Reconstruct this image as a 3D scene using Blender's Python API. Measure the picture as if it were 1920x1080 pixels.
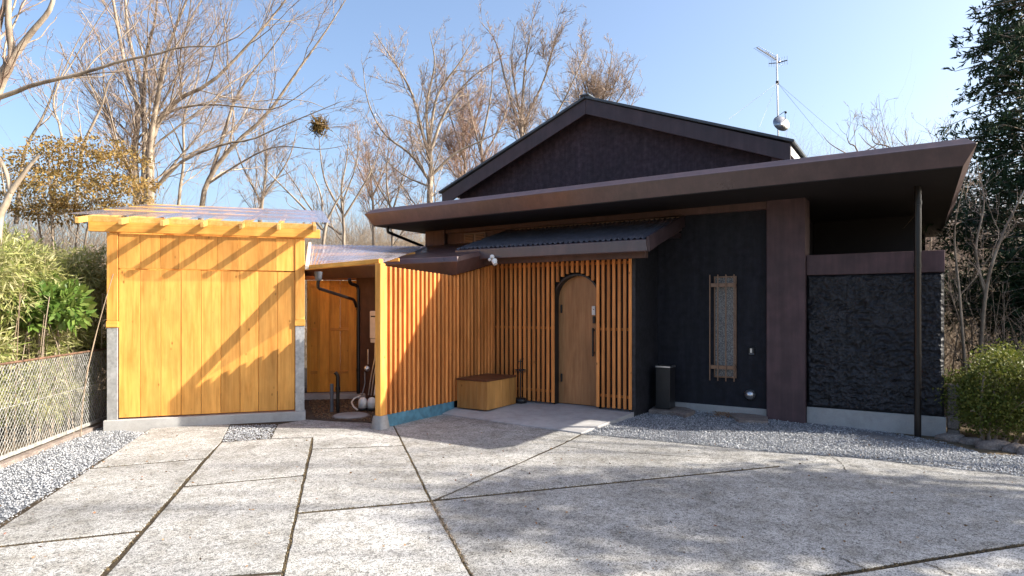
import bpy, bmesh, math, random
import numpy as np
from mathutils import Vector, Matrix, noise as mnoise
random.seed(7); rng = np.random.default_rng(7)
SC = bpy.context.scene; C = SC.collection
for o in list(bpy.data.objects): bpy.data.objects.remove(o)
# ------------------------------------------------------------------ camera, sky, sun, exposure
F = 1206.0; HZ = 575.0; CZ = 1.55
cam = bpy.data.cameras.new('camera'); camo = bpy.data.objects.new('camera', cam); C.objects.link(camo)
camo.location = (0, 0, CZ); camo.rotation_euler = (math.pi/2, 0, 0)
cam.sensor_width = 36; cam.lens = F/1920*36; cam.shift_y = (HZ-540)/1920; cam.clip_end = 2000; cam.clip_start = .05
SC.camera = camo
SUN = Vector((-1, .075, -.64)).normalized()
w = bpy.data.worlds.new('World'); SC.world = w; w.use_nodes = True
nt = w.node_tree; bg = nt.nodes['Background']
sky = nt.nodes.new('ShaderNodeTexSky'); sky.sky_type = 'NISHITA'; sky.sun_disc = False
sky.sun_elevation = math.asin(-SUN.z); sky.sun_rotation = math.atan2(-SUN.x, -SUN.y)
sky.air_density = 1.0; sky.dust_density = 4.5; sky.ozone_density = 2.4; sky.altitude = 300
nt.links.new(sky.outputs[0], bg.inputs[0]); bg.inputs[1].default_value = .120
sl = bpy.data.lights.new('sun', 'SUN'); sl.energy = 5.0; sl.angle = math.radians(.53); sl.color = (1, .925, .80)
so = bpy.data.objects.new('sun', sl); C.objects.link(so); so.rotation_mode = 'QUATERNION'
so.rotation_quaternion = SUN.to_track_quat('-Z', 'Y'); so.location = (30, 0, 30)
vs = SC.view_settings; vs.view_transform = 'Standard'; vs.look = 'None'; vs.exposure = 1.36; vs.gamma = 1; vs.use_curve_mapping = False
SC.render.engine = 'CYCLES'

# ------------------------------------------------------------------ materials
class NT:
    def __init__(s, name):
        s.m = bpy.data.materials.new(name); s.m.use_nodes = True; s.t = s.m.node_tree
        s.b = s.t.nodes['Principled BSDF']; s.out = s.t.nodes['Material Output']
    def n(s, ty, **k):
        nd = s.t.nodes.new(ty)
        for a, v in k.items():
            if a.startswith('i_'):
                key = a[2:]; key = int(key) if key.isdigit() else key.replace('_', ' ')
                nd.inputs[key].default_value = v
            else: setattr(nd, a, v)
        return nd
    def l(s, a, b): s.t.links.new(a, b)
    def coord(s, scale=(1, 1, 1), kind='Object', rnd=False):
        tc = s.n('ShaderNodeTexCoord'); mp = s.n('ShaderNodeMapping'); mp.inputs['Scale'].default_value = scale
        s.l(tc.outputs[kind], mp.inputs['Vector'])
        if rnd:
            oi = s.n('ShaderNodeObjectInfo'); ml = s.n('ShaderNodeMath', operation='MULTIPLY', i_1=37.0); s.l(oi.outputs['Random'], ml.inputs[0])
            s.l(ml.outputs[0], mp.inputs['Location'])
        return mp.outputs[0]
    def noise(s, co, scale, detail=4, rough=.55, dist=0):
        nd = s.n('ShaderNodeTexNoise'); nd.inputs['Scale'].default_value = scale; nd.inputs['Detail'].default_value = detail
        nd.inputs['Roughness'].default_value = rough; nd.inputs['Distortion'].default_value = dist; s.l(co, nd.inputs['Vector']); return nd.outputs['Fac']
    def ramp(s, fac, stops):
        r = s.n('ShaderNodeValToRGB'); e = r.color_ramp.elements
        while len(e) < len(stops): e.new(.5)
        for x, (p, c) in zip(e, stops): x.position = p; x.color = (*c, 1) if len(c) == 3 else c
        s.l(fac, r.inputs[0]); return r.outputs[0]
    def mix(s, a, b, fac, mode='MIX'):
        m = s.n('ShaderNodeMix', data_type='RGBA', blend_type=mode)
        for sock, v in ((m.inputs[6], a), (m.inputs[7], b), (m.inputs[0], fac)):
            if hasattr(v, 'is_output') or isinstance(v, bpy.types.NodeSocket): s.l(v, sock)
            elif isinstance(v, (int, float)): sock.default_value = v
            else: sock.default_value = (*v, 1)
        return m.outputs[2]
    def bump(s, h, strength=.3, dist=.01):
        b = s.n('ShaderNodeBump'); b.inputs['Strength'].default_value = strength; b.inputs['Distance'].default_value = dist
        s.l(h, b.inputs['Height']); s.l(b.outputs[0], s.b.inputs['Normal'])
    def done(s, col=None, rough=.7, metal=0, spec=.4):
        if col is not None:
            if isinstance(col, bpy.types.NodeSocket): s.l(col, s.b.inputs['Base Color'])
            else: s.b.inputs['Base Color'].default_value = (*col, 1)
        s.b.inputs['Roughness'].default_value = rough; s.b.inputs['Metallic'].default_value = metal
        s.b.inputs['Specular IOR Level'].default_value = spec
        return s.m
def gray(v): return (v, v, v)
def wood(name, base, dark, axis='z', knots=True, rough=.5, var=.24):
    t = NT(name); st = {'z': (1, 1, .06), 'x': (.06, 1, 1), 'y': (1, .06, 1)}[axis]
    co = t.coord(st, rnd=True)
    g = t.noise(co, 26, 5, .6, .6); c = t.ramp(g, [(.3, dark), (.62, base)])
    big = t.noise(t.coord((1, 1, .35), rnd=True), 5, 3); c = t.mix(c, t.ramp(big, [(.3, gray(.72)), (.7, gray(1.12))]), .7, 'MULTIPLY')
    oi = t.n('ShaderNodeObjectInfo'); c = t.mix(c, t.ramp(oi.outputs['Random'], [(0, gray(1-var)), (1, gray(1+var*.5))]), 1, 'MULTIPLY')
    st2 = t.noise(t.coord((1, 1, .22), rnd=True), 9, 6, .7); c = t.mix(c, t.ramp(st2, [(.25, (.80, .74, .66)), (.5, gray(1))]), .8, 'MULTIPLY')
    if knots:
        v = t.n('ShaderNodeTexVoronoi'); v.inputs['Scale'].default_value = 6.5; t.l(t.coord((1, 1, .55) if axis == 'z' else (.55, 1, 1), rnd=True), v.inputs['Vector'])
        k = t.ramp(v.outputs['Distance'], [(0.025, gray(1)), (.10, gray(0))]); c = t.mix(c, tuple(x*.42 for x in dark), k)
    t.bump(g, .25, .004); return t.done(c, rough, 0, .35)
def plain(name, col, rough=.6, metal=0, nscale=14, amt=.12, bump=.1, spec=.4, bs=60, streak=0):
    t = NT(name); co = t.coord()
    n1 = t.noise(co, nscale, 5); c = t.mix(col, t.ramp(n1, [(.3, gray(1-amt*1.6)), (.7, gray(1+amt))]), 1, 'MULTIPLY')
    rg = rough
    if streak:
        n2 = t.noise(t.coord((1, 1, .07)), 11, 6, .65); c = t.mix(c, t.ramp(n2, [(.42, gray(1)), (.72, (1+streak*1.6, 1+streak*1.5, 1+streak*1.4))]), 1, 'MULTIPLY')
        n3 = t.noise(co, 2.1, 7, .7); c = t.mix(c, t.ramp(n3, [(.35, gray(1-streak*.5)), (.65, gray(1+streak*.5))]), 1, 'MULTIPLY')
        mr = t.n('ShaderNodeMapRange', i_1=.3, i_2=.7, i_3=rough-.08, i_4=rough+.15); t.l(n3, mr.inputs[0]); t.l(mr.outputs[0], t.b.inputs['Roughness'])
    if bump: t.bump(t.noise(co, bs, 4), bump, .006)
    return t.done(c, rough, metal, spec)
M = {}
M['shedwood'] = wood('shed_wood', (.84, .41, .095), (.66, .28, .05))
M['shedwood_x'] = wood('shed_beam_wood', (.84, .44, .10), (.70, .31, .055), 'x')
M['rafter'] = wood('rafter_wood', (.82, .50, .17), (.68, .35, .08), 'y', knots=False)
M['slat'] = wood('slat_wood', (.80, .325, .095), (.57, .195, .045), knots=True, var=.32)
M['slat_x'] = wood('rail_wood', (.52, .195, .05), (.36, .11, .026), 'x', knots=False)
M['ledge'] = wood('ledge_wood', (.80, .36, .06), (.6, .24, .035), 'x', knots=False)
M['gate'] = wood('gate_wood', (.84, .40, .055), (.66, .27, .032))
M['bench'] = wood('bench_wood', (.52, .27, .085), (.40, .185, .045))
M['lid'] = wood('lid_wood', (.17, .065, .032), (.11, .04, .02), 'x', knots=False)
M['door'] = wood('door_veneer', (.50, .255, .11), (.38, .175, .07), knots=False, rough=.42)
M['brown'] = plain('brown_metal', (.070, .040, .039), .33, 0, 5, .12, .06, streak=.28, bs=9, spec=.9)
M['verge'] = plain('verge_metal', (.048, .031, .036), .45, 0, 5, .14, .06, streak=.25, bs=9)
M['brown2'] = plain('brown_paint', (.088, .050, .042), .6, 0, 5, .14, .2, streak=.25, bs=90)
M['column'] = plain('column_paint', (.072, .042, .045), .62, 0, 4, .16, .35, bs=120, streak=.28)
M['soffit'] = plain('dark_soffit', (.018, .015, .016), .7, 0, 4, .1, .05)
M['gable'] = plain('gable_stucco', (.040, .028, .036), .85, 0, 11, .25, 1.0, bs=55, streak=.35)
M['black'] = plain('black_stucco', (.0115, .0118, .0168), .8, 0, 9, .25, 1.0, bs=75, streak=.45)
M['rough'] = plain('rough_black', (.017, .017, .0215), .58, 0, 14, .5, .6, spec=.5, bs=60)
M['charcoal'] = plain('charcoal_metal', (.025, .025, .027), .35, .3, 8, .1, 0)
M['dpipe'] = plain('brown_plastic', (.011, .009, .009), .3, 0, 8, .1, 0)
M['roofmetal'] = plain('roof_metal', (.34, .34, .40), .27, .75, 8, .2, .05)
M['rooftop'] = plain('slate_roof', (.07, .085, .10), .5, .1, 8, .2, .1)
M['steel'] = plain('steel', (.55, .55, .56), .3, .9, 8, .1, 0)
M['white'] = plain('white_plastic', (.75, .74, .70), .4, 0, 8, .05, 0)
M['cream'] = plain('cream_enamel', (.62, .55, .47), .4, 0, 8, .08, 0)
M['bronze'] = plain('bronze_aluminium', (.21, .13, .09), .35, .5, 8, .1, 0)
M['blue'] = plain('blue_board', (.075, .20, .28), .6, 0, 9, .25, .1)
M['fenceiron'] = plain('fence_iron', (.38, .375, .355), .55, .2, 18, .35, .2)
M['rust'] = plain('rusty_rail', (.15, .085, .055), .8, .1, 20, .4, .3)
M['greypipe'] = plain('grey_pvc', (.12, .13, .145), .4, 0, 8, .1, 0)
M['glow'] = plain('lamp_glass', (.8, .8, .76), .2, 0, 8, .02, 0)
def galv():
    t = NT('galvanised_steel'); v = t.n('ShaderNodeTexVoronoi'); v.inputs['Scale'].default_value = 34; t.l(t.coord(), v.inputs['Vector'])
    c = t.ramp(v.outputs['Color'], [(0, gray(.36)), (1, gray(.52))]); c = t.mix(c, t.ramp(t.noise(t.coord(), 7), [(.3, gray(.75)), (.7, gray(1.1))]), 1, 'MULTIPLY')
    return t.done(c, .45, .45)
M['galv'] = galv()
def concrete(name, lo, hi, tint=(1, .985, .95), speck=.5, stain=.5, sp=210):
    t = NT(name); co = t.coord()
    fine = t.noise(co, sp, 3, .7); c = t.mix(gray(1), t.ramp(fine, [(.36, gray(1-speck)), (.5, gray(1)), (.66, gray(1+speck*.28))]), 1, 'MULTIPLY')
    v = t.n('ShaderNodeTexVoronoi'); v.inputs['Scale'].default_value = sp*.42; t.l(co, v.inputs['Vector'])
    c = t.mix(c, t.ramp(v.outputs['Color'], [(.15, gray(.45)), (.42, gray(1.0))]), speck*.9, 'MULTIPLY')
    big = t.noise(co, 1.1, 6, .62, .4); c2 = t.ramp(big, [(.32, tuple(lo*x for x in tint)), (.66, tuple(hi*x for x in tint))])
    c = t.mix(c, c2, 1, 'MULTIPLY')
    med = t.noise(co, 5.5, 6, .7); c = t.mix(c, t.ramp(med, [(.34, (.66, .64, .60)), (.56, gray(1)), (.75, gray(1.08))]), stain, 'MULTIPLY')
    oi = t.n('ShaderNodeObjectInfo'); c = t.mix(c, t.ramp(oi.outputs['Random'], [(0, gray(.84)), (1, gray(1.08))]), 1, 'MULTIPLY')
    t.bump(fine, .55, .004); return t.done(c, .85, 0, .25)
M['slab'] = concrete('exposed_aggregate', .33, .48, (1, .985, .95), .9, .9, 110)
M['concrete'] = concrete('smooth_concrete', .36, .46, (1, .98, .96), .12, .4)
M['porch'] = concrete('porch_concrete', .36, .46, (1, .99, .99), .08, .5)
def island(name, cols, rough=.6, trans=0, spec=.3, bumps=False, pat=0):
    t = NT(name); g = t.n('ShaderNodeNewGeometry'); n = len(cols)
    c = t.ramp(g.outputs['Random Per Island'], [(i/max(1, n-1), cc) for i, cc in enumerate(cols)])
    if pat: c = t.mix(c, t.ramp(t.noise(t.coord(), pat, 3), [(.35, gray(.6)), (.65, gray(1.25))]), 1, 'MULTIPLY')
    t.done(c, rough, 0, spec)
    if trans:
        tr = t.n('ShaderNodeBsdfTranslucent'); t.l(c, tr.inputs[0]); mx = t.n('ShaderNodeMixShader'); mx.inputs[0].default_value = trans
        t.l(t.b.outputs[0], mx.inputs[1]); t.l(tr.outputs[0], mx.inputs[2]); t.l(mx.outputs[0], t.out.inputs[0])
    return t.m
M['stone'] = island('gravel_stone', [(.15, .16, .18), (.27, .28, .305), (.40, .41, .43), (.21, .225, .25), (.62, .62, .62)], .8)
def soil(name, a, b, sc=9):
    t = NT(name); n1 = t.noise(t.coord(), sc, 8, .7); c = t.ramp(n1, [(.3, a), (.7, b)])
    n2 = t.noise(t.coord(), sc*9, 4, .7); c = t.mix(c, t.ramp(n2, [(.3, gray(.55)), (.7, gray(1.3))]), 1, 'MULTIPLY'); t.bump(n2, .6, .02); return t.done(c, .95, 0, .1)
M['soil'] = soil('soil', (.06, .045, .035), (.14, .11, .085))
M['bed'] = soil('joint_soil', (.03, .024, .018), (.10, .078, .055), 14)
M['gravelbed'] = soil('gravel_bed', (.10, .105, .115), (.24, .25, .265), 30)
M['ground'] = soil('dry_ground', (.09, .068, .045), (.19, .15, .10), 1.2)
M['hill'] = soil('hill_brush', (.10, .075, .055), (.24, .185, .13), .8)
M['rock'] = soil('rock', (.16, .13, .115), (.33, .28, .25), 7)
M['litter'] = island('leaf_litter', [(.12, .07, .04), (.22, .13, .07), (.30, .2, .11), (.16, .06, .04)], .8)
def bark(name, a, b):
    t = NT(name); n1 = t.noise(t.coord((1, 1, .5)), 6, 5, .65); t.bump(n1, .5, .02); return t.done(t.ramp(n1, [(.35, a), (.65, b)]), .85, 0, .2)
M['bark'] = bark('pale_bark', (.15, .115, .085), (.44, .36, .275))
M['barkd'] = bark('grey_bark', (.16, .125, .095), (.36, .29, .22))
M['twig'] = bark('twig_bark', (.22, .165, .13), (.40, .31, .245))
M['twigred'] = bark('reddish_twig', (.23, .145, .11), (.38, .26, .195))
M['bamboo'] = island('bamboo_leaf', [(.14, .18, .04), (.26, .28, .08), (.42, .39, .17), (.22, .25, .065), (.52, .48, .27), (.16, .20, .05)], .5, .35)
M['broad'] = island('broad_leaf', [(.07, .14, .025), (.13, .21, .04), (.21, .27, .07)], .4, .35)
M['yellow'] = island('yellow_leaf', [(.20, .115, .035), (.33, .20, .055), (.13, .10, .04), (.40, .26, .075), (.18, .15, .055)], .6, .4)
M['conifer'] = island('conifer_leaf', [(.015, .035, .014), (.03, .06, .024), (.045, .075, .03), (.022, .05, .022)], .6, .15)
M['shrub'] = island('shrub_leaf', [(.08, .11, .014), (.14, .16, .025), (.20, .19, .05), (.11, .13, .022), (.055, .085, .012)], .55, .3)
M['dry'] = island('dry_stem', [(.22, .16, .11), (.36, .28, .20), (.28, .22, .17), (.45, .37, .28)], .8, .1)
M['woods'] = island('far_twigs', [(.20, .14, .11), (.30, .22, .18), (.25, .19, .16)], .8)
M['moss'] = island('joint_moss', [(.07, .055, .03), (.14, .10, .05), (.09, .07, .04), (.05, .04, .025)], .8)
def poly(name, diff, tint, ior=1.5):
    t = NT(name); b1 = t.n('ShaderNodeBsdfTransparent'); b1.inputs[0].default_value = (*tint, 1)
    d = t.n('ShaderNodeBsdfDiffuse'); d.inputs[0].default_value = (.60, .57, .64, 1)
    n1 = t.noise(t.coord((5, .5, 1)), 2.2, 4); f = t.n('ShaderNodeMapRange', i_1=.3, i_2=.7, i_3=diff*.5, i_4=diff*1.5); t.l(n1, f.inputs[0])
    m1 = t.n('ShaderNodeMixShader'); t.l(f.outputs[0], m1.inputs[0]); t.l(b1.outputs[0], m1.inputs[1]); t.l(d.outputs[0], m1.inputs[2])
    g = t.n('ShaderNodeBsdfGlossy'); g.inputs[0].default_value = (.9, .88, .95, 1); g.inputs['Roughness'].default_value = .22
    ge = t.n('ShaderNodeNewGeometry'); dt = t.n('ShaderNodeVectorMath', operation='DOT_PRODUCT'); t.l(ge.outputs['Normal'], dt.inputs[0]); t.l(ge.outputs['Incoming'], dt.inputs[1])
    ab = t.n('ShaderNodeMath', operation='ABSOLUTE'); t.l(dt.outputs['Value'], ab.inputs[0]); om = t.n('ShaderNodeMath', operation='SUBTRACT', i_0=1.0); t.l(ab.outputs[0], om.inputs[1])
    pw = t.n('ShaderNodeMath', operation='POWER', i_1=5.0); t.l(om.outputs[0], pw.inputs[0]); fr = t.n('ShaderNodeMath', operation='MULTIPLY_ADD', i_1=.9, i_2=.05); t.l(pw.outputs[0], fr.inputs[0])
    m2 = t.n('ShaderNodeMixShader'); t.l(fr.outputs[0], m2.inputs[0])
    t.l(m1.outputs[0], m2.inputs[1]); t.l(g.outputs[0], m2.inputs[2]); t.l(m2.outputs[0], t.out.inputs[0]); return t.m
M['poly'] = poly('clear_polycarbonate', .2, (.90, .88, .90))
M['poly2'] = poly('corrugated_polycarbonate', .24, (.78, .80, .9))
def frosted():
    t = NT('rippled_glass'); co = t.coord(); v = t.n('ShaderNodeTexVoronoi'); v.inputs['Scale'].default_value = 75; t.l(co, v.inputs['Vector'])
    c = t.ramp(v.outputs['Distance'], [(.1, (.42, .40, .37)), (.6, (.10, .095, .09))]); t.bump(v.outputs['Distance'], .8, .01); return t.done(c, .18, 0, .9)
M['frost'] = frosted()

# ------------------------------------------------------------------ object helpers
WM = {}
def link(o, parent=None, mw=None):
    C.objects.link(o); mw = mw or Matrix.Identity(4); WM[o] = mw.copy()
    if parent is not None:
        o.parent = parent; o.matrix_parent_inverse = WM[parent].inverted()
    o.matrix_basis = mw
    return o
def tag(o, label=None, cat=None, group=None, kind=None):
    for k, v in (('label', label), ('category', cat), ('group', group), ('kind', kind)):
        if v: o[k] = v
    return o
def thing(name, label, cat, loc=(0, 0, 0), group=None):
    o = bpy.data.objects.new(name, None); o.empty_display_size = .2
    link(o, None, Matrix.Translation(loc)); return tag(o, label, cat, group)
def mesh_obj(name, verts, faces, mat, parent=None, mw=None, smooth=False, bevel=0):
    me = bpy.data.meshes.new(name); me.from_pydata([tuple(v) for v in verts], [], [tuple(f) for f in faces]); me.update()
    me.materials.append(mat)
    if smooth: me.polygons.foreach_set('use_smooth', [True]*len(me.polygons))
    o = bpy.data.objects.new(name, me); link(o, parent, mw)
    if bevel:
        b = o.modifiers.new('bevel', 'BEVEL'); b.width = bevel; b.segments = 1; b.limit_method = 'ANGLE'
    return o
def np_mesh(name, V, Fa, mat, parent=None, smooth=False):
    """V (n,3), Fa (m,k) equal-size faces"""
    me = bpy.data.meshes.new(name); n, k = Fa.shape
    me.vertices.add(len(V)); me.vertices.foreach_set('co', V.astype(np.float32).ravel())
    me.loops.add(n*k); me.loops.foreach_set('vertex_index', Fa.astype(np.int32).ravel())
    me.polygons.add(n); me.polygons.foreach_set('loop_start', np.arange(0, n*k, k, dtype=np.int32))
    me.polygons.foreach_set('loop_total', np.full(n, k, dtype=np.int32))
    if smooth: me.polygons.foreach_set('use_smooth', np.ones(n, dtype=bool))
    me.update(calc_edges=True); me.materials.append(mat)
    o = bpy.data.objects.new(name, me); return link(o, parent)
BOXC = {}
def boxm(dx, dy, dz, mat, bevel=.004):
    key = (round(dx, 4), round(dy, 4), round(dz, 4), mat.name, bevel)
    if key not in BOXC:
        bm = bmesh.new(); bmesh.ops.create_cube(bm, size=1); bmesh.ops.scale(bm, vec=(dx, dy, dz), verts=bm.verts)
        if bevel: bmesh.ops.bevel(bm, geom=bm.edges[:], offset=min(bevel, min(dx, dy, dz)*.3), segments=1, affect='EDGES')
        me = bpy.data.meshes.new('box_mesh'); bm.to_mesh(me); bm.free(); me.materials.append(mat); BOXC[key] = me
    return BOXC[key]
def rz(a): return Matrix.Rotation(a, 4, 'Z')
class Frame:
    def __init__(s, ox, oy, ang): s.m = Matrix.Translation((ox, oy, 0)) @ rz(ang)
    def p(s, a, b, z): return s.m @ Vector((a, b, z))
    def box(s, name, a0, a1, b0, b1, z0, z1, mat, parent=None, bevel=.004, rot=None):
        me = boxm(a1-a0, b1-b0, z1-z0, mat, bevel); o = bpy.data.objects.new(name, me)
        mw = s.m @ Matrix.Translation(((a0+a1)/2, (b0+b1)/2, (z0+z1)/2))
        if rot is not None: mw = mw @ rot
        return link(o, parent, mw)
    def mesh(s, name, verts, faces, mat, parent=None, smooth=False, bevel=0):
        return mesh_obj(name, verts, faces, mat, parent, s.m, smooth, bevel)
H = Frame(2.28, 10.30, math.atan2(-.5339, .8455))
S = Frame(-5.35, 8.49, math.atan2(.307, .9517))
Wd = Frame(0, 0, 0)
def gp(px, py, z=-.07):
    Y = (CZ-z)*F/(py-HZ); return ((px-960)/F*Y, Y)
def at(px, py, Y): return np.array(((px-960)/F*Y, Y, CZ+(HZ-py)/F*Y))
def prism(poly2, z0, z1):
    n = len(poly2); V = [(x, y, z0) for x, y in poly2]+[(x, y, z1) for x, y in poly2]
    Fs = [tuple(range(n))[::-1], tuple(range(n, 2*n))]+[(i, (i+1) % n, (i+1) % n+n, i+n) for i in range(n)]
    return V, Fs
def ccw(p):
    a = sum(p[i][0]*p[(i+1) % len(p)][1]-p[(i+1) % len(p)][0]*p[i][1] for i in range(len(p))); return p if a > 0 else p[::-1]
def tubes_np(P, R, sides=4):
    """P (N,K,3) R (N,K) -> verts, quads"""
    N, K, _ = P.shape
    T = np.gradient(P, axis=1); T /= np.linalg.norm(T, axis=2, keepdims=True)+1e-9
    ref = np.where(np.abs(T[:, :1, 2:3]) > .9, np.array([1., 0, 0]), np.array([0, 0, 1.])); ref = np.broadcast_to(ref, T.shape)
    U = np.cross(T, ref); U /= np.linalg.norm(U, axis=2, keepdims=True)+1e-9; Vv = np.cross(T, U)
    an = np.arange(sides)/sides*2*np.pi
    ring = P[:, :, None, :]+R[:, :, None, None]*(np.cos(an)[None, None, :, None]*U[:, :, None, :]+np.sin(an)[None, None, :, None]*Vv[:, :, None, :])
    V = ring.reshape(-1, 3)
    i = np.arange(N)[:, None, None]*K*sides; k = np.arange(K-1)[None, :, None]*sides; s = np.arange(sides)[None, None, :]; s2 = (s+1) % sides
    a = i+k+s; b = i+k+s2; Fq = np.stack([a, b, b+sides, a+sides], -1).reshape(-1, 4)
    return V, Fq
def tube(name, pts, r, mat, parent=None, sides=10, mw=None):
    P = np.array(pts, float)
    # insert short bends
    Q = [P[0]]
    for i in range(1, len(P)-1):
        d0 = P[i-1]-P[i]; d1 = P[i+1]-P[i]; l = min(np.linalg.norm(d0), np.linalg.norm(d1), r*6)*.4
        a = P[i]+d0/np.linalg.norm(d0)*l; b = P[i]+d1/np.linalg.norm(d1)*l
        for t in (0, .5, 1): Q.append((1-t)**2*a+2*t*(1-t)*P[i]+t*t*b)
    Q.append(P[-1]); Q = np.array(Q)
    # parallel transport
    V = []; Fs = []; prev = None; n = len(Q)
    for i in range(n):
        T = Q[min(i+1, n-1)]-Q[max(i-1, 0)]; T /= np.linalg.norm(T)+1e-9
        if prev is None: prev = np.cross(T, [0, 0, 1] if abs(T[2]) < .9 else [1, 0, 0])
        U = prev-T*np.dot(prev, T); U /= np.linalg.norm(U)+1e-9; prev = U; W_ = np.cross(T, U)
        rr = r[i] if hasattr(r, '__len__') else r
        for k in range(sides):
            an = 2*math.pi*k/sides; V.append(Q[i]+rr*(math.cos(an)*U+math.sin(an)*W_))
    for i in range(n-1):
        for k in range(sides): Fs.append((i*sides+k, i*sides+(k+1) % sides, (i+1)*sides+(k+1) % sides, (i+1)*sides+k))
    Fs.append(tuple(range(sides))[::-1]); Fs.append(tuple((n-1)*sides+k for k in range(sides)))
    return mesh_obj(name, V, Fs, mat, parent, mw, smooth=False)
def lathe(name, prof, loc, mat, parent=None, sides=20, mw=None):
    V = []; Fs = []
    for r, z in prof:
        for k in range(sides): a = 2*math.pi*k/sides; V.append((r*math.cos(a), r*math.sin(a), z))
    n = len(prof)
    for i in range(n-1):
        for k in range(sides): Fs.append((i*sides+k, i*sides+(k+1) % sides, (i+1)*sides+(k+1) % sides, (i+1)*sides+k))
    Fs.append(tuple(range(sides))[::-1]); Fs.append(tuple((n-1)*sides+k for k in range(sides)))
    return mesh_obj(name, V, Fs, mat, parent, mw or Matrix.Translation(loc), smooth=True)

# ------------------------------------------------------------------ ground
def hill_z(x, y):
    z = -.12
    d = max(0, y-17)
    f = 1-math.exp(-(d/22)**2)
    ridge = 7.2*math.exp(-((x+9)/15)**2)+2.8*math.exp(-((x-22)/22)**2)+3.2*math.exp(-((x+42)/14)**2)
    z += f*(ridge+1.2*mnoise.noise((x*.06, y*.06, 3.)))
    return z
gx = np.concatenate([np.linspace(-400, -60, 9), np.linspace(-56, 60, 59), np.linspace(66, 400, 9)])
gy = np.concatenate([[-400, -100, -30, 2, 12, 16], np.linspace(18, 80, 50), [100, 160, 260, 420]])
V = [(x, y, hill_z(x, y)) for y in gy for x in gx]; nx = len(gx)
Fs = [(j*nx+i, j*nx+i+1, (j+1)*nx+i+1, (j+1)*nx+i) for j in range(len(gy)-1) for i in range(nx-1)]
tag(mesh_obj('ground', V, Fs, M['ground'], smooth=True), kind='structure')
bedp = ccw([gp(*q, -.1) for q in [(290, 806), (600, 779), (740, 790), (832, 772), (1100, 812), (1230, 824), (1452, 846), (1594, 855), (1920, 891), (2600, 960), (5000, 3000), (-3200, 3000), (-500, 1299), (5, 984), (172, 877)]])
V, Fs = prism(bedp, -.14, -.0775); drv = tag(mesh_obj('driveway', V, Fs, M['bed']), kind='structure')
GAP = .013
def inset(p, g):
    """offset every edge inwards; joints running across the drive are a little wider than those running along it"""
    n = len(p); ln = []
    for i in range(n):
        a = Vector(p[i]); b = Vector(p[(i+1) % n]); e = (b-a).normalized(); gg = g*(2.1 if abs(e.x) > 1.0*abs(e.y) else .68)
        nn = Vector((-e.y, e.x)); ln.append((a+nn*gg, e, nn, gg))
    out = []
    for i in range(n):
        a0, e0, n0, g0 = ln[i-1]; a1, e1, n1, g1 = ln[i]; cr = e0.x*e1.y-e0.y*e1.x
        if abs(cr) < .05: out.append(tuple(Vector(p[i])+((n0*g0+n1*g1)*.5 if n0.dot(n1) > 0 else -e0*g))); continue
        t = ((a1-a0).x*e1.y-(a1-a0).y*e1.x)/cr; q_ = a0+e0*t
        if (q_-Vector(p[i])).length > 5*g: q_ = Vector(p[i])+(n0*g0+n1*g1)*.5
        out.append(tuple(q_))
    return out
slabs = [
 [(282, 803), (434, 792), (415, 829), (385, 859), (170, 878)],
 [(170, 878), (385, 859), (266, 995), (-64, 1031)],
 [(-64, 1031), (266, 995), (-13, 1300), (-1560, 3000), (-3210, 3000), (-502, 1300)],
 [(415, 829), (507, 822), (586, 820), (571, 891), (343, 912)],
 [(343, 912), (571, 891), (531, 1073), (180, 1099)],
 [(180, 1099), (531, 1073), (482, 1300), (116, 3000), (-1560, 3000), (-13, 1300)],
 [(520, 796), (575, 786), (640, 790), (690, 792), (738, 798), (757, 835), (584, 842), (586, 820), (507, 822)],
 [(584, 842), (757, 835), (808, 939), (556, 962)],
 [(556, 962), (808, 939), (1003, 1300), (1900, 3000), (116, 3000), (482, 1300)],
 [(738, 798), (829, 776), (1090, 813), (1048, 836), (818, 937), (808, 938), (757, 835)],
 [(1048, 836), (1093, 814), (1110, 815), (1240, 827), (1452, 848), (1594, 857), (1920, 893), (2500, 955), (2400, 950), (1920, 1020), (1718, 1052), (1630, 1067), (1544, 1080), (934, 1172), (808, 939), (1460, 874.4), (1460, 873.4), (818, 937)],
 [(934, 1172), (1544, 1080), (1630, 1067), (1718, 1052), (1920, 1020), (2400, 950), (2900, 1400), (4600, 3000), (1900, 3000), (1003, 1300)],
]
for i, q in enumerate(slabs):
    p = ccw([gp(*c) for c in q])
    # roughen long edges
    r = []
    for k in range(len(p)):
        a = p[k]; b = p[(k+1) % len(p)]; L = math.dist(a, b); n = max(1, min(24, int(L/.16)))
        for j in range(n):
            t = j/n; x = a[0]+(b[0]-a[0])*t; y = a[1]+(b[1]-a[1])*t
            if j:
                s_ = .006*mnoise.noise((x*6, y*6, 1.)); x += s_; y += s_
            r.append((x, y))
    V, Fs = prism(inset(r, GAP) if i != 10 else inset(r, .0095), -.13, -.07)
    mesh_obj('slab', V, Fs, M['slab'], drv, bevel=.004)
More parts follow.
